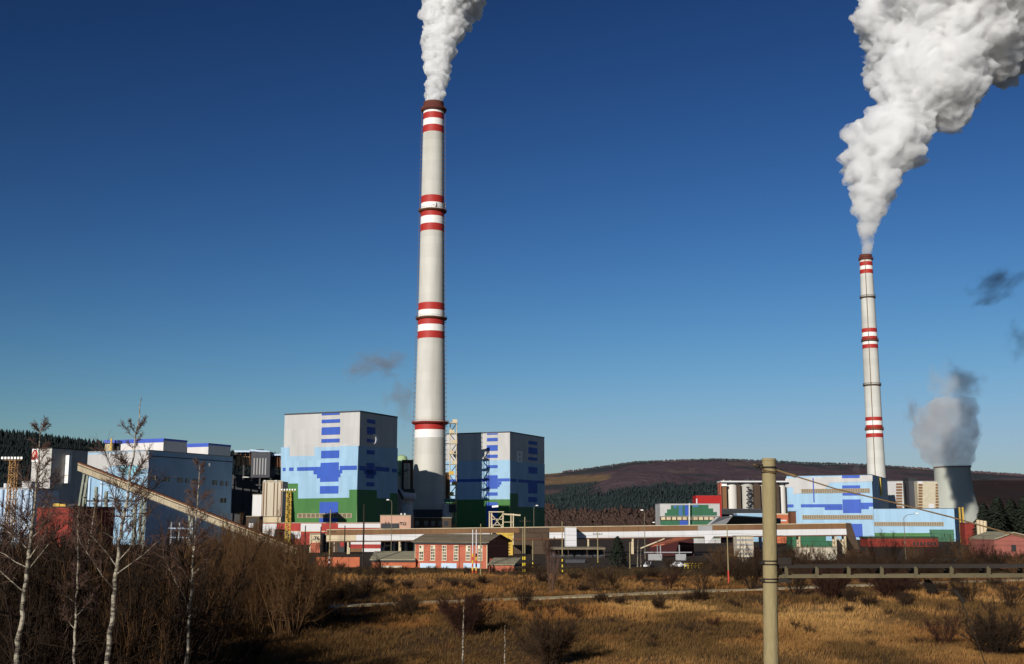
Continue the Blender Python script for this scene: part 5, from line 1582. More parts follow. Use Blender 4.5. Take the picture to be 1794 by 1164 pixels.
# ------------------------------------------------------------------ vegetation
def plant_segs(r, h, spread, nstem, nbr, ntw, r0, lean=0.0, up=0.5, tw=0.17):
    """Bare shrub: stems fan from the base, branches and twigs along them. Returns stems and twig arrays."""
    S, T = [], []
    for i in range(nstem):
        az = r.uniform(0, 2 * math.pi)
        tilt = spread * math.sqrt(r.uniform(0.0, 1))
        d = np.array([math.cos(az) * tilt, math.sin(az) * tilt, 1.0]); d /= np.linalg.norm(d)
        L = h * r.uniform(0.65, 1.0)
        p = np.array([math.cos(az), math.sin(az), 0]) * r.uniform(0, 0.12) * h * spread
        nseg = 5
        pts = [p]
        for k in range(nseg):
            d = d + r.normal(0, 0.09, 3) + np.array([0, 0, 0.05 * up]); d /= np.linalg.norm(d)
            p = p + d * L / nseg
            pts.append(p)
        rad = r0 * r.uniform(0.6, 1.1)
        for k in range(nseg):
            S.append([*pts[k], *pts[k + 1], rad * (1 - 0.8 * k / nseg), rad * (1 - 0.8 * (k + 1) / nseg)])
        for j in range(nbr):
            f = r.uniform(0.18, 0.97)
            k = min(int(f * nseg), nseg - 1); q = pts[k] + (pts[k + 1] - pts[k]) * (f * nseg - k)
            dd = d * 0.7 + r.normal(0, 0.55, 3) + np.array([0, 0, up]); dd /= np.linalg.norm(dd)
            bl = h * r.uniform(0.12, 0.30) * (1.25 - f)
            q1 = q + dd * bl * 0.5
            d2 = dd + r.normal(0, 0.2, 3) + np.array([0, 0, 0.15]); d2 /= np.linalg.norm(d2)
            q2 = q1 + d2 * bl * 0.5
            T.append([*q, *q1, rad * 0.34, rad * 0.26]); T.append([*q1, *q2, rad * 0.26, rad * 0.14])
            for m in range(ntw):
                g = r.uniform(0.2, 1)
                s = q + (q1 - q) * min(1, g * 2) if g < 0.5 else q1 + (q2 - q1) * (g * 2 - 1)
                d3 = d2 + r.normal(0, 0.5, 3) + np.array([0, 0, 0.2]); d3 /= np.linalg.norm(d3)
                T.append([*s, *(s + d3 * bl * r.uniform(0.3, 0.7)), rad * tw, rad * tw * 0.5])
    return np.array(S), np.array(T)

VAR = []
def shrub_variant(seed, **kw):
    r = np.random.default_rng(seed)
    S, T = plant_segs(r, 1.0, **kw)
    out = []
    for A in (S, T):
        V, F = segs_mesh(A)
        out.append((V, F, A))
    return out
# unit-height shrubs: round, upright, sparse sapling
KW_ROUND = dict(spread=0.85, nstem=18, nbr=15, ntw=8, r0=0.010, up=0.35, tw=0.2)
KW_UP = dict(spread=0.35, nstem=9, nbr=20, ntw=9, r0=0.006, up=0.7, tw=0.17)
KW_DENSE = dict(spread=1.1, nstem=46, nbr=19, ntw=13, r0=0.009, up=0.3, tw=0.22)
VR = [shrub_variant(100 + i, **KW_ROUND) for i in range(5)]
VU = [shrub_variant(200 + i, **KW_UP) for i in range(5)]
VD = [shrub_variant(300 + i, **KW_DENSE) for i in range(3)]
MESHC = {}
def shrub_mesh(var, key, m):
    if (key, m.name) not in MESHC:
        objs = []
        for (V, F, A), nm in zip(var, ("stems", "twigs")):
            me = bpy.data.meshes.new(nm)
            me.from_pydata(V.tolist(), [], F.tolist())
            me.materials.append(m)
            objs.append(me)
        MESHC[(key, m.name)] = objs
    return MESHC[(key, m.name)]
def shrub(px, py, w_px, h_px, kind, m, label, group=None, name="bare_bush", cat="bush", Y=None, seed=0):
    """Shrub whose foot shows at px, py."""
    p = on_ground(px, py) if Y is None else Vector((G(px, Y, py)[0], Y, 0))
    p.z = float(gz(p.x, p.y)) - 0.05
    k = p.y / FPX
    hh, ww = h_px * k, w_px * k
    lst, key = {"round": (VR, "r"), "up": (VU, "u"), "dense": (VD, "d")}[kind]
    i = seed % len(lst)
    me = shrub_mesh(lst[i], key + str(i), m)
    t = thing(name, label, cat, p, group)
    nat = {"round": 1.15, "up": 0.62, "dense": 1.35}[kind]
    sxy = ww / nat
    t.rotation_euler = (0, 0, seed * 1.7)
    for d_, nm in zip(me, ("stems", "twigs")):
        o = bpy.data.objects.new(nm, d_)
        COL.objects.link(o)
        o.parent = t
        o.scale = (sxy, sxy, hh)
    return t

# shrubs one can tell apart in the field
SH = [
 (708, 1082, 78, 46, "round", M_FBUSH, "grey-brown bare bush on the path's edge, left of the round reddish bush"),
 (815, 1108, 112, 88, "dense", M_RBARK, "large round reddish bare bush in mid field below the brick house"),
 (914, 1071, 52, 64, "round", M_TWIG, "dark bare bush growing across the path, right of the round reddish bush"),
 (960, 1158, 140, 110, "dense", M_FBUSH, "largest spreading bare bush at the bottom centre of the field"),
 (1003, 1078, 56, 30, "round", M_TWIG, "low dark bramble just below the path, behind the large spreading bush"),
 (966, 1038, 40, 100, "up", M_PURP, "slim pale bare tree standing alone between the bush on the path and the masts"),
 (1048, 1038, 70, 60, "round", M_FBUSH, "twiggy bare bush above the path below the dark evergreen"),
 (1075, 1036, 40, 54, "up", M_FBUSH, "upright bare bush directly below the dark evergreen"),
 (1122, 1020, 42, 26, "round", M_TWIG, "low bramble below the first white car"),
 (1172, 1030, 52, 40, "round", M_RBARK, "russet bare bush below the second white car"),
 (1232, 1033, 60, 52, "round", M_FBUSH, "bare bush by the yellow railing's right end"),
 (1250, 1103, 40, 24, "round", M_RBARK, "small reddish tussock bush alone in the straw left of the bare pole"),
 (1316, 1034, 66, 74, "round", M_TWIG, "tall dark bush against the bare pole's left side"),
 (640, 1040, 56, 54, "round", M_FBUSH, "bare bush in front of the orange boundary wall"),
 (655, 1020, 44, 44, "round", M_TWIG, "dark bramble at the low shed's left end"),
 (610, 1046, 60, 50, "round", M_FBUSH, "bare bush at the thicket's right fringe, below the boundary wall"),
 (1395, 1042, 84, 64, "round", M_TWIG, "bare bush right behind the bare pole, under the beam"),
 (1455, 1050, 96, 72, "dense", M_RBARK, "broad reddish bush under the battened beam, left of its middle"),
 (1560, 1052, 100, 66, "dense", M_RBARK, "broad reddish bush under the battened beam, near the insulator"),
 (1420, 1118, 34, 22, "round", M_FBUSH, "low tussock bush right of the bare pole's foot"),
 (1655, 1128, 90, 70, "round", M_RBARK, "russet bush by the hanging feeder wire's lower end"),
 (1745, 1150, 140, 100, "dense", M_TWIG, "large dark bush in the bottom right corner"),
 (1700, 1062, 80, 66, "round", M_TWIG, "dark bush under the beam right of the hanging insulator"),
 (1770, 1066, 90, 70, "round", M_FBUSH, "bush at the right edge under the battened beam"),
 (440, 1158, 90, 80, "round", M_TWIG, "dark branching bush at the thicket's lower right corner"),
 (590, 1090, 40, 24, "round", M_TWIG, "small bramble on the slope below the path's left end"),
 (624, 1097, 34, 18, "round", M_TWIG, "tiny dark bramble in the straw left of the reddish bush"),
]
for i, (px, py, w_, h_, kd, m, lab) in enumerate(SH):
    shrub(px, py, w_, h_, kd, m, lab, seed=i)
# scrub row along the railway at right: told apart by what stands behind
ROW = [(1410, 300, 7.5, "bare scrub tree before the green shed"), (1440, 285, 6.5, "bare scrub tree before the pale plastered shed"), (1478, 290, 8.0, "bare scrub tree at the bridge conveyor's right end"),
       (1505, 280, 7.0, "bare scrub tree before the blue lower panel of the cross-patterned building"), (1532, 300, 9.0, "branchy tree before the low wing's left end"), (1562, 285, 10.5, "tall forked bare tree before the low wing"),
       (1600, 290, 8.5, "bare scrub tree right of the curved street lamp"), (1632, 280, 8.5, "bare scrub tree before the red low hall's right end"), (1660, 300, 10.5, "tall bare scrub tree before the low wing's green right end"),
       (1690, 285, 9.0, "bare scrub tree before the red kiosk"), (1716, 275, 8.0, "bare scrub tree left of the gabled house"), (1742, 270, 6.5, "bare scrub tree before the gabled house's left corner"),
       (1285, 310, 7.0, "bare tree before the pale banded house, left of its birches"), (1322, 300, 7.0, "bare tree between the banded house and the concrete pole"), (1380, 310, 8.0, "bare tree before the orange hut, right of the concrete pole"),
       (1262, 300, 7.0, "bare scrub tree under the white bracket of the bridge"), (962, 330, 8.5, "brownish bare tree left of the white box tower's mast"), (480, 300, 8.0, "bare tree before the chequered hall's left white panel"), (430, 330, 14.0, "tall brown bare tree before the boiler steelwork"),
       (408, 310, 12.0, "brown bare tree at the pale blue hall's right end"), (452, 300, 9.0, "brown bare tree before the open shed"), (1780, 240, 6.0, "bare scrub at the right edge before the gabled house")]
for i, (px, Y, h_, lab) in enumerate(ROW):
    hp = h_ / Y * FPX
    shrub(px, 985, hp * (0.72 if h_ > 8 else 0.95), hp, "up" if h_ > 8 else "round", (M_BARK, M_RBARK, M_TWIG)[i % 3], lab, name="scrub_tree", cat="tree", Y=Y, seed=i + 3, group="scrub along the railway")

# low undergrowth along the railway and in the field that reads as one mass
def merged(name, items, m, kind="stuff"):
    """items: (variant, x, y, z, sxy, sz, rot)."""
    Vs, Fs, k = [], [], 0
    for var, x, y, z, sxy, sz, rot in items:
        c, s = math.cos(rot), math.sin(rot)
        for V, F, A in var:
            W = np.empty_like(V)
            W[:, 0] = (V[:, 0] * c - V[:, 1] * s) * sxy + x
            W[:, 1] = (V[:, 0] * s + V[:, 1] * c) * sxy + y
            W[:, 2] = V[:, 2] * sz + z
            Vs.append(W); Fs.append(F + k); k += len(V)
    o = np_mesh(name, np.concatenate(Vs), np.concatenate(Fs), m)
    return tag(o, kind=kind)
rr = random.Random(5)
it = []
for i in range(190):
    Y = rr.uniform(248, 292); px = rr.uniform(560, 1830) if i < 90 else rr.uniform(1240, 1860)
    h = rr.uniform(1.2, 3.0) if px < 1100 else rr.uniform(2.0, 4.6) if px < 1340 else rr.uniform(2.5, 6.2)
    if 980 < px < 1110 or 700 < px < 900: h *= 0.55
    x = G(px, Y, 990)[0]
    it.append((VR[i % 5], x, Y, -0.1, h * rr.uniform(0.9, 1.6), h, rr.uniform(0, 6)))
for i in range(110):
    Y = rr.uniform(112, 240); px = rr.uniform(560, 1830)
    h = rr.uniform(0.5, 1.3)
    x = G(px, Y, 1050)[0]
    if abs(Y - float(np.interp(x, PX_, PY_))) < 6: continue
    it.append((VR[i % 5], x, Y, float(gz(x, Y)), h * 1.4, h, rr.uniform(0, 6)))
for i in range(60):
    Y = rr.uniform(150, 250); px = rr.uniform(580, 1340) if i < 40 else rr.uniform(1370, 1800)
    h = rr.uniform(1.2, 2.8)
    x = G(px, Y, 1040)[0]
    if abs(Y - float(np.interp(x, PX_, PY_))) < 5: continue
    it.append((VD[i % 3], x, Y, float(gz(x, Y)) - 0.1, h * rr.uniform(0.7, 1.2), h, rr.uniform(0, 6)))
merged("undergrowth", it, M_FBUSH)
# the thicket filling the lower left
it, it2 = [], []
for i in range(520):
    Y = rr.uniform(52, 190)
    u_edge = np.interp(Y, [50, 90, 120, 190], [-0.185, -0.175, -0.158, -0.145])
    x = Y * rr.uniform(-0.56, u_edge)
    px = 897 + FPX * x / Y
    top = np.interp(px, [0, 60, 130, 210, 300, 360, 430, 500, 560, 600], [915, 932, 945, 945, 940, 930, 915, 930, 965, 1020]) + rr.uniform(0, 1) ** 1.6 * 70 - 8
    if px < 370 and Y > 110: top += 15
    h = 12 - (top - 910) / FPX * Y
    if h < 2 or px < -300: continue
    if px > 320 and Y < 122: continue
    h = min(h * 1.14, 14.5)
    warm = px > 330 and Y > 90
    (it2 if warm or i % 5 == 0 else it).append(((VU if i % 4 else VR)[i % 5], x, Y, float(gz(x, Y)) - 0.1, h * rr.uniform(0.55, 0.95), h, rr.uniform(0, 6)))
merged("thicket", it, M_TWIG)
merged("brown_thicket_scrub", it2, M_BARK)

# dark evergreen and conifers
def conifer(px, Y, ytop, w_px, label, seed, group=None):
    r = np.random.default_rng(seed)
    p = U(px, ytop, Y)
    h = p.z
    x = G(px, Y, 960)[0]
    t = thing("conifer", label, "conifer", (x, Y, 0), group)
    MB().tube([(x, Y, 0), (x, Y, h * 0.97)], [h * 0.016 + 0.08, 0.03], 8).build("trunk", M_TWIG, t)
    R = w_px / FPX * Y / 2
    n = int(900)
    f = r.uniform(0.06, 1.0, n) ** 0.9
    rad = R * (1 - f) ** 0.75 * np.sqrt(r.uniform(0.15, 1, n)) * r.uniform(0.75, 1.12, n) + 0.1
    a = r.uniform(0, 2 * math.pi, n)
    c = np.stack([x + rad * np.cos(a), Y + rad * np.sin(a), f * h], -1)
    s = h * 0.045 * r.uniform(0.6, 1.4, (n, 1))
    o1 = np.stack([np.cos(a), np.sin(a), -0.45 + 0 * a], -1); o1 = o1 / np.linalg.norm(o1, axis=1, keepdims=True)
    sd = np.stack([-np.sin(a), np.cos(a), 0 * a], -1)
    jit = r.normal(0, 0.3, (n, 3))
    V = np.stack([c - o1 * s + jit * s, c + sd * s * 0.7 + o1 * s * .3, c + o1 * s * 1.6 + jit * s * .5, c - sd * s * 0.7 + o1 * s * .3 + np.array([0, 0, .3]) * s], 1).reshape(-1, 3)
    F = np.arange(4 * n).reshape(n, 4)
    np_mesh("crown", V, F, M_NEEDLE, parent=t)
conifer(1082, 300, 941, 40, "dark evergreen tree standing before the bridge right of the white box tower", 21)
for i, (px, Y, yt, w_) in enumerate(((1728, 520, 884, 56), (1752, 500, 872, 64), (1776, 510, 876, 60), (1800, 500, 872, 64))):
    conifer(px, Y, yt, w_, ("leftmost conifer of the dark clump behind the gabled house", "second conifer from the left in the dark clump behind the gabled house", "third conifer from the left in the dark clump behind the gabled house", "conifer cut by the right edge behind the gabled house")[i], 30 + i, "dark conifers behind the gabled house")

# birches
def birch(label, pix, Y, r0, seed, crown=1.0, nbr=9, shown_from=0.25, lowdark=False):
    r = np.random.default_rng(seed)
    pts = [U(px, py, Y) for px, py in pix]
    d = (pts[0] - pts[1]).normalized()
    d = Vector((d.x * 0.6, 0, d.z)).normalized()
    base = pts[0] + d * ((pts[0].z + 0.3) / -d.z)
    pts = [base] + pts
    # smooth densify
    P = []
    for i in range(len(pts) - 1):
        for k in range(6):
            P.append(pts[i].lerp(pts[i + 1], k / 6))
    P.append(pts[-1])
    n = len(P)
    for i in range(1, n - 1):
        P[i] = P[i] + Vector(r.normal(0, 0.02, 3))
    t = thing("birch_tree", label, "birch tree", base, None)
    rad = lambda f: r0 * (1 - f) ** 0.8 + 0.012
    MB().tube(P, [rad(i / (n - 1)) for i in range(n)], 9).build("trunk", M_BIRCH, t, smooth=True)
    H = P[-1].z
    TW = []
    def at(f):
        k = min(int(f * (n - 1)), n - 2)
        return P[k].lerp(P[k + 1], f * (n - 1) - k)
    lo = 0.34
    for j in range(nbr + 40):
        big = j < nbr
        f = lo + (0.80 - lo) * (j + r.uniform(0, 1)) / nbr if big else r.uniform(0.52, 0.995)
        q = at(f)
        az = r.uniform(-0.7, 0.7) + (0 if j % 2 else math.pi)
        L = (H * 0.17 * (1.25 - f) * r.uniform(0.8, 1.4) if big else H * 0.11 * (1.2 - f) * r.uniform(0.6, 1.3)) * crown
        dd = np.array([math.cos(az), math.sin(az) * 0.8, r.uniform(0.5, 1.5)]); dd /= np.linalg.norm(dd)
        bp = [np.array(q[:])]
        for k in range(4):
            dd = dd + r.normal(0, 0.12, 3) + np.array([0, 0, 0.07]); dd /= np.linalg.norm(dd)
            bp.append(bp[-1] + dd * L / 4)
        rb = rad(f) * (0.26 if big else 0.2) + 0.004
        if big:
            MB().tube(bp, [rb * (1 - 0.75 * k / 4) for k in range(5)], 6).build("branch", M_BIRCH, t, smooth=True)
        else:
            for k in range(4): TW.append([*bp[k], *bp[k + 1], rb * (1 - .2 * k), rb * (.8 - .2 * k)])
        for m in range(30 if big else 22):
            g = r.uniform(0.25, 1); k = min(int(g * 4), 3)
            s = bp[k] + (bp[k + 1] - bp[k]) * (g * 4 - k)
            d3 = dd * 0.6 + r.normal(0, 0.5, 3) + np.array([0, 0, 0.25]); d3 /= np.linalg.norm(d3)
            tl = L * r.uniform(0.2, 0.5)
            s1 = s + d3 * tl * .5
            d4 = d3 + np.array([0, 0, -0.15]) + r.normal(0, .25, 3)
            s2 = s1 + d4 / np.linalg.norm(d4) * tl * .5
            TW.append([*s, *s1, 0.010, 0.007]); TW.append([*s1, *s2, 0.007, 0.004])
            for z in range(2):
                d5 = d4 + r.normal(0, .6, 3)
                TW.append([*s1, *(s1 + d5 / np.linalg.norm(d5) * tl * .4), 0.006, 0.003])
    V, F = segs_mesh(TW)
    np_mesh("crown", V, F, M_PURP, parent=t)
    return t
birch("leftmost white birch in the foreground, crown before the dark hill", [(28, 1164), (38, 1080), (47, 1000), (53, 950), (60, 890), (66, 820), (72, 738)], 45, 0.095, 1, nbr=10)
birch("tallest white birch, its leaning stem before the pale blue hall", [(187, 1164), (197, 1080), (203, 1010), (211, 940), (222, 880), (232, 800), (248, 696)], 43, 0.092, 2, nbr=10)
birch("thin white birch before the sloping conveyor's lower half and the pale blue hall's right end", [(326, 1164), (332, 1080), (337, 1020), (342, 930), (347, 870), (350, 812)], 54, 0.075, 3, nbr=8)
birch("thin birch between the two leftmost large birches", [(129, 1164), (132, 1090), (135, 1020), (137, 930), (138, 885)], 48, 0.05, 4, crown=0.6, nbr=6)
birch("slender leaning birch just right of the thin one before the red shed", [(145, 1040), (149, 1005), (154, 960), (165, 900), (170, 870)], 70, 0.07, 5, crown=0.6, nbr=4)
birch("slender birch stem right of the tallest birch, low in the thicket", [(224, 1120), (228, 1070), (232, 1030), (236, 990)], 60, 0.06, 6, crown=0.6, nbr=4)
birch("single pale birch sapling at the bottom edge before the round reddish bush", [(811, 1160), (811.5, 1120), (812, 1090), (812.5, 1060)], 100, 0.08, 7, crown=0.35, nbr=3)
birch("pale sapling at the bottom edge left of the largest spreading bush", [(884, 1160), (884.5, 1130), (885, 1095)], 100, 0.06, 8, crown=0.35, nbr=3)
for i, (px, lab) in enumerate(((1296, "left one of the white birches before the pale banded house"), (1301, "middle one of the white birches before the pale banded house"), (1307, "right one of the white birches before the pale banded house"))):
    birch(lab, [(px, 985), (px + 1, 965), (px + (1 - i), 940)], 330, 0.2, 12 + i, crown=0.8, nbr=4)
birch("pale birch stem left of the two stems by the red canopy's rail", [(1117, 990), (1117, 965), (1118, 942)], 300, 0.2, 16, crown=0.4, nbr=3)
birch("pale birch stem under the left end of the red canopy's rail", [(1123, 990), (1122.5, 975), (1123, 955)], 300, 0.16, 17, crown=0.4, nbr=3)

# dry grass: tufts over the whole near field, thinning with distance
def grass():
    r = np.random.default_rng(9)
    n = 120000
    inv = r.uniform(1 / 300, 1 / 88, n)
    y = 1 / inv
    x = y * r.uniform(-0.5, 0.5, n)
    keep = np.abs(y - np.interp(x, PX_, PY_)) > 2.6
    x, y = x[keep], y[keep]
    dens = fbm(x + 80, y * 0.7, 9, 3)
    keep = r.uniform(0, 1, len(x)) < np.clip((dens - 0.28) * 3.2, 0.15, 1) * np.where(y > 250, 0.5, 1)
    x, y = x[keep], y[keep]
    n = len(x)
    z = gz(x, y)
    c = cover(x, y)
    hgt = (0.28 + 0.55 * fbm(x, y, 14, 3)) * r.uniform(0.6, 1.3, n) * np.clip(y / 150, 0.7, 1.15)
    nb = 5
    Vs, Cs = [], []
    for b in range(nb):
        a = r.uniform(0, 6.28, n)
        ox, oy = r.normal(0, 0.16, n), r.normal(0, 0.16, n)
        w = 0.035 * np.clip(y / 130, 0.8, 1.6) * r.uniform(0.7, 1.3, n)
        le = r.uniform(0.15, 0.75, n) * hgt
        la = r.normal(0.5, 0.9, n)
        h = hgt * r.uniform(0.6, 1.1, n)
        p0 = np.stack([x + ox - w * np.cos(a), y + oy - w * np.sin(a), z - 0.05], -1)
        p1 = np.stack([x + ox + w * np.cos(a), y + oy + w * np.sin(a), z - 0.05], -1)
        p2 = np.stack([x + ox + le * np.cos(la), y + oy + le * np.sin(la), z + h], -1)
        Vs.append(np.stack([p0, p1, p2], 1))
        cc = c * r.uniform(0.75, 1.55, (n, 1))
        Cs.append(np.stack([cc * 0.8, cc * 0.8, cc * 1.12], 1))
    V = np.concatenate(Vs).reshape(-1, 3); C_ = np.concatenate(Cs).reshape(-1, 3)
    F = np.arange(len(V)).reshape(-1, 3)
    m = attr_mat("dry_grass_blades", noise_scale=0.4, var=0.35)
    tag(np_mesh("dry_grass", V, F, m, colors=C_), kind="stuff")
grass()

# ------------------------------------------------------------------ steam and smoke
def steam_mat(name, col, density, aniso=0.2, clump=None, rate=0.1):
    m = bpy.data.materials.new(name)
    m.use_nodes = True
    nt = m.node_tree
    nt.nodes.clear()
    o = nt.nodes.new("ShaderNodeOutputMaterial")
    v = nt.nodes.new("ShaderNodeVolumePrincipled")
    v.inputs["Color"].default_value = (*col, 1)
    v.inputs["Density"].default_value = density
    v.inputs["Anisotropy"].default_value = aniso
    if clump:                      # torn, uneven steam: the density falls away in noisy pockets
        geo = nt.nodes.new("ShaderNodeNewGeometry")
        n = nt.nodes.new("ShaderNodeTexNoise")
        n.inputs["Scale"].default_value = 1.0 / clump; n.inputs["Detail"].default_value = 3; n.inputs["Roughness"].default_value = 0.6
        mr = nt.nodes.new("ShaderNodeMapRange")
        mr.inputs["From Min"].default_value = 0.38; mr.inputs["From Max"].default_value = 0.62
        mr.inputs["To Min"].default_value = density * 0.04; mr.inputs["To Max"].default_value = density
        nt.links.new(geo.outputs["Position"], n.inputs["Vector"])
        nt.links.new(n.outputs["Fac"], mr.inputs["Value"])
        nt.links.new(mr.outputs[0], v.inputs["Density"])
        m.cycles.volume_step_rate = rate
    nt.links.new(v.outputs[0], o.inputs["Volume"])
    return m
def steam_plume(label, path, Y, seed, voxel, m, drift=(0, 0), n_core=4, disp=((0.5, 0.34), (0.2, 0.19), (0.085, 0.09), (0.05, 0.05))):
    """path: (px, py, half width px). Overlapping billows along the path, fused and roughened."""
    r = random.Random(seed)
    k = Y / FPX
    keys = []
    for i, (px, py, hw) in enumerate(path):
        f = i / (len(path) - 1)
        p = U(px, py, Y)
        p = p + Vector((0, drift[0] * f + drift[1] * f * f, 0))
        kk = (Y * CP + (p.z - CAM_H) * SP) / FPX
        keys.append((p, hw * kk))
    bm = bmesh.new()
    def puff(c, rad, sub=2):
        mtx = Matrix.Translation(c) @ Matrix.Diagonal((rad, rad, rad * r.uniform(0.8, 1.0), 1))
        bmesh.ops.create_icosphere(bm, subdivisions=sub, radius=1.0, matrix=mtx)
    for i in range(len(keys) - 1):
        (p, a), (q, b) = keys[i], keys[i + 1]
        L = (q - p).length
        nn = max(2, int(L / (0.45 * min(a, b))))
        for j in range(nn):
            f = j / nn
            c, R = p.lerp(q, f), a + (b - a) * f
            off = Vector((r.uniform(-1, 1), r.uniform(-1, 1), r.uniform(-1, 1))) * R * 0.14
            puff(c + off, R * 0.9)
            for s in range(n_core):
                az, el = r.uniform(0, 2 * math.pi), r.uniform(-0.9, 0.9)
                d = Vector((math.cos(az) * math.cos(el), math.sin(az) * math.cos(el), math.sin(el)))
                rr_ = R * r.uniform(0.26, 0.5)
                puff(c + d * (R * 1.08 - rr_), rr_)
    bm.normal_update()
    src = bpy.data.meshes.new("steam_source")
    bm.to_mesh(src); bm.free()
    tmp = bpy.data.objects.new("steam_source", src)
    COL.objects.link(tmp)
    md = tmp.modifiers.new("fuse", 'REMESH'); md.mode = 'VOXEL'; md.voxel_size = voxel
    dg = bpy.context.evaluated_depsgraph_get()
    me = bpy.data.meshes.new_from_object(tmp.evaluated_get(dg))
    bpy.data.objects.remove(tmp); bpy.data.meshes.remove(src)
    me.name = "steam_plume"
    # roughen: billows whose size and depth grow with the plume's own width
    n = len(me.vertices)
    co = np.empty(n * 3); me.vertices.foreach_get("co", co); co = co.reshape(-1, 3)
    no = np.empty(n * 3); me.vertex_normals.foreach_get("vector", no); no = no.reshape(-1, 3)
    kz = np.array([p.z for p, _ in keys]); kr = np.array([a for _, a in keys])
    kx = np.array([p.x for p, _ in keys]); ky = np.array([p.y for p, _ in keys])
    R = np.interp(co[:, 2], kz, kr)
    zz = np.linspace(kz[0] - 50, kz[-1] + 100, 600)
    sz = np.concatenate([[0], np.cumsum(np.diff(zz) / np.interp(zz[:-1], kz, kr))])
    q = np.stack([(co[:, 0] - np.interp(co[:, 2], kz, kx)) / R, (co[:, 1] - np.interp(co[:, 2], kz, ky)) / R, np.interp(co[:, 2], zz, sz)], -1)
    from mathutils import noise as mn
    d = np.zeros(n)
    for wl, am in disp:
        d += am * np.array([abs(mn.noise(Vector(v) / wl + Vector((seed, 0, 0)))) - 0.22 for v in q])
    rad = np.stack([q[:, 0], q[:, 1], 0.15 + 0 * d], -1)
    rad /= np.linalg.norm(rad, axis=1, keepdims=True)
    no = no * 0.55 + rad * 0.45
    co = co + no * (d * R)[:, None]
    e = np.empty(len(me.edges) * 2, dtype=np.int32); me.edges.foreach_get("vertices", e); e = e.reshape(-1, 2)
    for _ in range(1):                                 # wind-softened
        acc = co.copy(); cnt = np.ones(n)
        np.add.at(acc, e[:, 0], co[e[:, 1]]); np.add.at(acc, e[:, 1], co[e[:, 0]])
        np.add.at(cnt, e[:, 0], 1); np.add.at(cnt, e[:, 1], 1)
        co = acc / cnt[:, None]
    me.vertices.foreach_set("co", co.ravel().astype(np.float32))
    me.update()
    me.materials.clear(); me.materials.append(m)
    o = bpy.data.objects.new("steam_plume", me)
    COL.objects.link(o)
    m2 = o.modifiers.new("skin", 'REMESH'); m2.mode = 'VOXEL'; m2.voxel_size = voxel; m2.use_smooth_shade = True
    return tag(o, label, "steam plume")
M_STEAMF = steam_mat("white_steam_jet", (0.995, 0.995, 0.995), 0.9, clump=4.5, rate=0.08)
steam_plume("white steam column pouring from the tallest chimney", [(760, 174, 17), (761, 164, 20), (763, 150, 21), (765, 110, 27), (768, 70, 34), (776, 30, 43), (784, -10, 54), (800, -60, 72), (822, -130, 90)], 788, 3, 0.75, M_STEAMF, (6, 20), 3)
M_STEAMB = steam_mat("white_steam_billows", (0.995, 0.995, 0.995), 0.42, clump=10.0, rate=0.1)
steam_plume("white steam plume from the distant slimmer chimney, swelling to the top right", [(1519, 446, 8.5), (1519.5, 430, 11.5), (1520.5, 412, 15), (1522, 396, 20), (1525, 364, 31), (1530, 326, 45), (1538, 283, 55), (1556, 250, 70), (1574, 224, 66), (1602, 194, 42), (1630, 152, 86), (1640, 121, 104), (1652, 88, 108), (1692, 44, 110), (1692, 4, 162), (1715, -60, 190), (1760, -140, 210)], 822, 8, 0.8, M_STEAMB, (0, 40), 5)

def wisp_mat(name, col, density, scale, thr):
    m = bpy.data.materials.new(name)
    m.use_nodes = True
    nt = m.node_tree
    nt.nodes.clear()
    o = nt.nodes.new("ShaderNodeOutputMaterial")
    v = nt.nodes.new("ShaderNodeVolumePrincipled")
    v.inputs["Color"].default_value = (*col, 1)
    v.inputs["Anisotropy"].default_value = 0.1
    tc = nt.nodes.new("ShaderNodeTexCoord")
    ln = nt.nodes.new("ShaderNodeVectorMath"); ln.operation = 'LENGTH'
    nt.links.new(tc.outputs["Object"], ln.inputs[0])
    fall = nt.nodes.new("ShaderNodeMapRange")
    fall.inputs["From Min"].default_value = 1.0; fall.inputs["From Max"].default_value = 0.2
    fall.inputs["To Min"].default_value = -0.35; fall.inputs["To Max"].default_value = 0.35
    nt.links.new(ln.outputs["Value"], fall.inputs["Value"])
    n = nt.nodes.new("ShaderNodeTexNoise")
    n.inputs["Scale"].default_value = scale; n.inputs["Detail"].default_value = 6; n.inputs["Roughness"].default_value = 0.6
    oi = nt.nodes.new("ShaderNodeObjectInfo")
    ad = nt.nodes.new("ShaderNodeVectorMath"); ad.operation = 'ADD'
    nt.links.new(tc.outputs["Object"], ad.inputs[0]); nt.links.new(oi.outputs["Location"], ad.inputs[1])
    nt.links.new(ad.outputs[0], n.inputs["Vector"])
    gn = nt.nodes.new("ShaderNodeMath"); gn.operation = 'MULTIPLY_ADD'
    gn.inputs[1].default_value = 2.6; gn.inputs[2].default_value = -0.85
    nt.links.new(n.outputs["Fac"], gn.inputs[0])
    sm = nt.nodes.new("ShaderNodeMath"); sm.operation = 'ADD'
    nt.links.new(gn.outputs[0], sm.inputs[0]); nt.links.new(fall.outputs[0], sm.inputs[1])
    mr = nt.nodes.new("ShaderNodeMapRange")
    mr.inputs["From Min"].default_value = thr; mr.inputs["From Max"].default_value = thr + 0.55
    mr.inputs["To Max"].default_value = density
    nt.links.new(sm.outputs[0], mr.inputs["Value"])
    nt.links.new(mr.outputs[0], v.inputs["Density"])
    nt.links.new(v.outputs[0], o.inputs["Volume"])
    m.cycles.volume_step_rate = 1.0
    return m
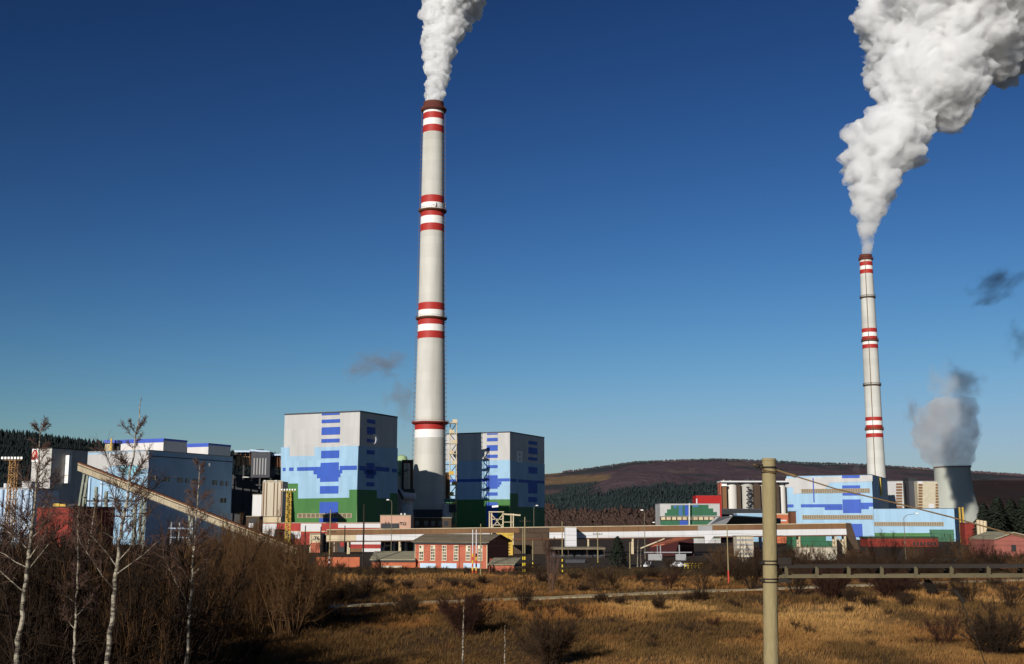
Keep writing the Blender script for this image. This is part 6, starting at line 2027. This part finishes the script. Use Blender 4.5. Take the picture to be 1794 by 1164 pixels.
def wisp(name, label, px, py, wx, hy, Y, m, tilt=0.0, cat="smoke wisp", group=None):
    me = bpy.data.meshes.new(name)
    bm = bmesh.new()
    bmesh.ops.create_icosphere(bm, subdivisions=3, radius=1.0)
    bm.to_mesh(me); bm.free()
    me.materials.append(m)
    o = bpy.data.objects.new(name, me)
    COL.objects.link(o)
    k = Y / FPX
    o.location = U(px, py, Y)
    o.scale = (wx * k / 2, wx * k / 2.4, hy * k / 2)
    o.rotation_euler = (0, tilt, 0)
    return tag(o, label, cat, group)
M_WISP = wisp_mat("grey_smoke", (0.55, 0.50, 0.48), 0.06, 1.6, 0.36)
M_WISPD = wisp_mat("dark_smoke", (0.45, 0.42, 0.46), 0.034, 1.6, 0.38)
M_TSTEAM = wisp_mat("tower_steam", (0.93, 0.93, 0.92), 0.04, 1.5, 0.28)
wisp("smoke_wisp", "faint brownish smoke wisp left of the large chimney, above the crescent block", 660, 640, 130, 70, 900, M_WISP, -0.3)
wisp("smoke_wisp", "grey smoke rising behind the crescent block against the large chimney", 706, 700, 80, 110, 900, M_WISP)
wisp("smoke_wisp", "dark slanting smoke wisp at the right edge below the big plume", 1745, 502, 150, 70, 1300, M_WISPD, -0.5)
wisp("smoke_wisp", "dark smoke scrap cut by the right edge above the cooling tower", 1788, 598, 60, 100, 1300, M_WISPD)
wisp("smoke_wisp", "small loose steam cloud floating above the cooling tower's steam", 1677, 668, 110, 100, 1380, M_TSTEAM)
wisp("smoke_wisp", "thin smoke scrap between the slimmer chimney and the tower's steam", 1597, 722, 36, 80, 1380, M_WISP)
M_GSTEAM = steam_mat("tower_steam_cloud", (0.97, 0.975, 0.98), 0.06, clump=26.0, rate=0.25)
steam_plume("grey steam cloud boiling out of the cooling tower", [(1671, 823, 27), (1668, 805, 33), (1662, 785, 50), (1657, 765, 57), (1658, 745, 60), (1668, 728, 48)], 1380, 12, 1.6, M_GSTEAM, (0, 0), 3)
wisp("smoke_wisp", "pale smoke scrap rising behind the cross-patterned building's roof", 1502, 822, 22, 40, 860, M_WISP)
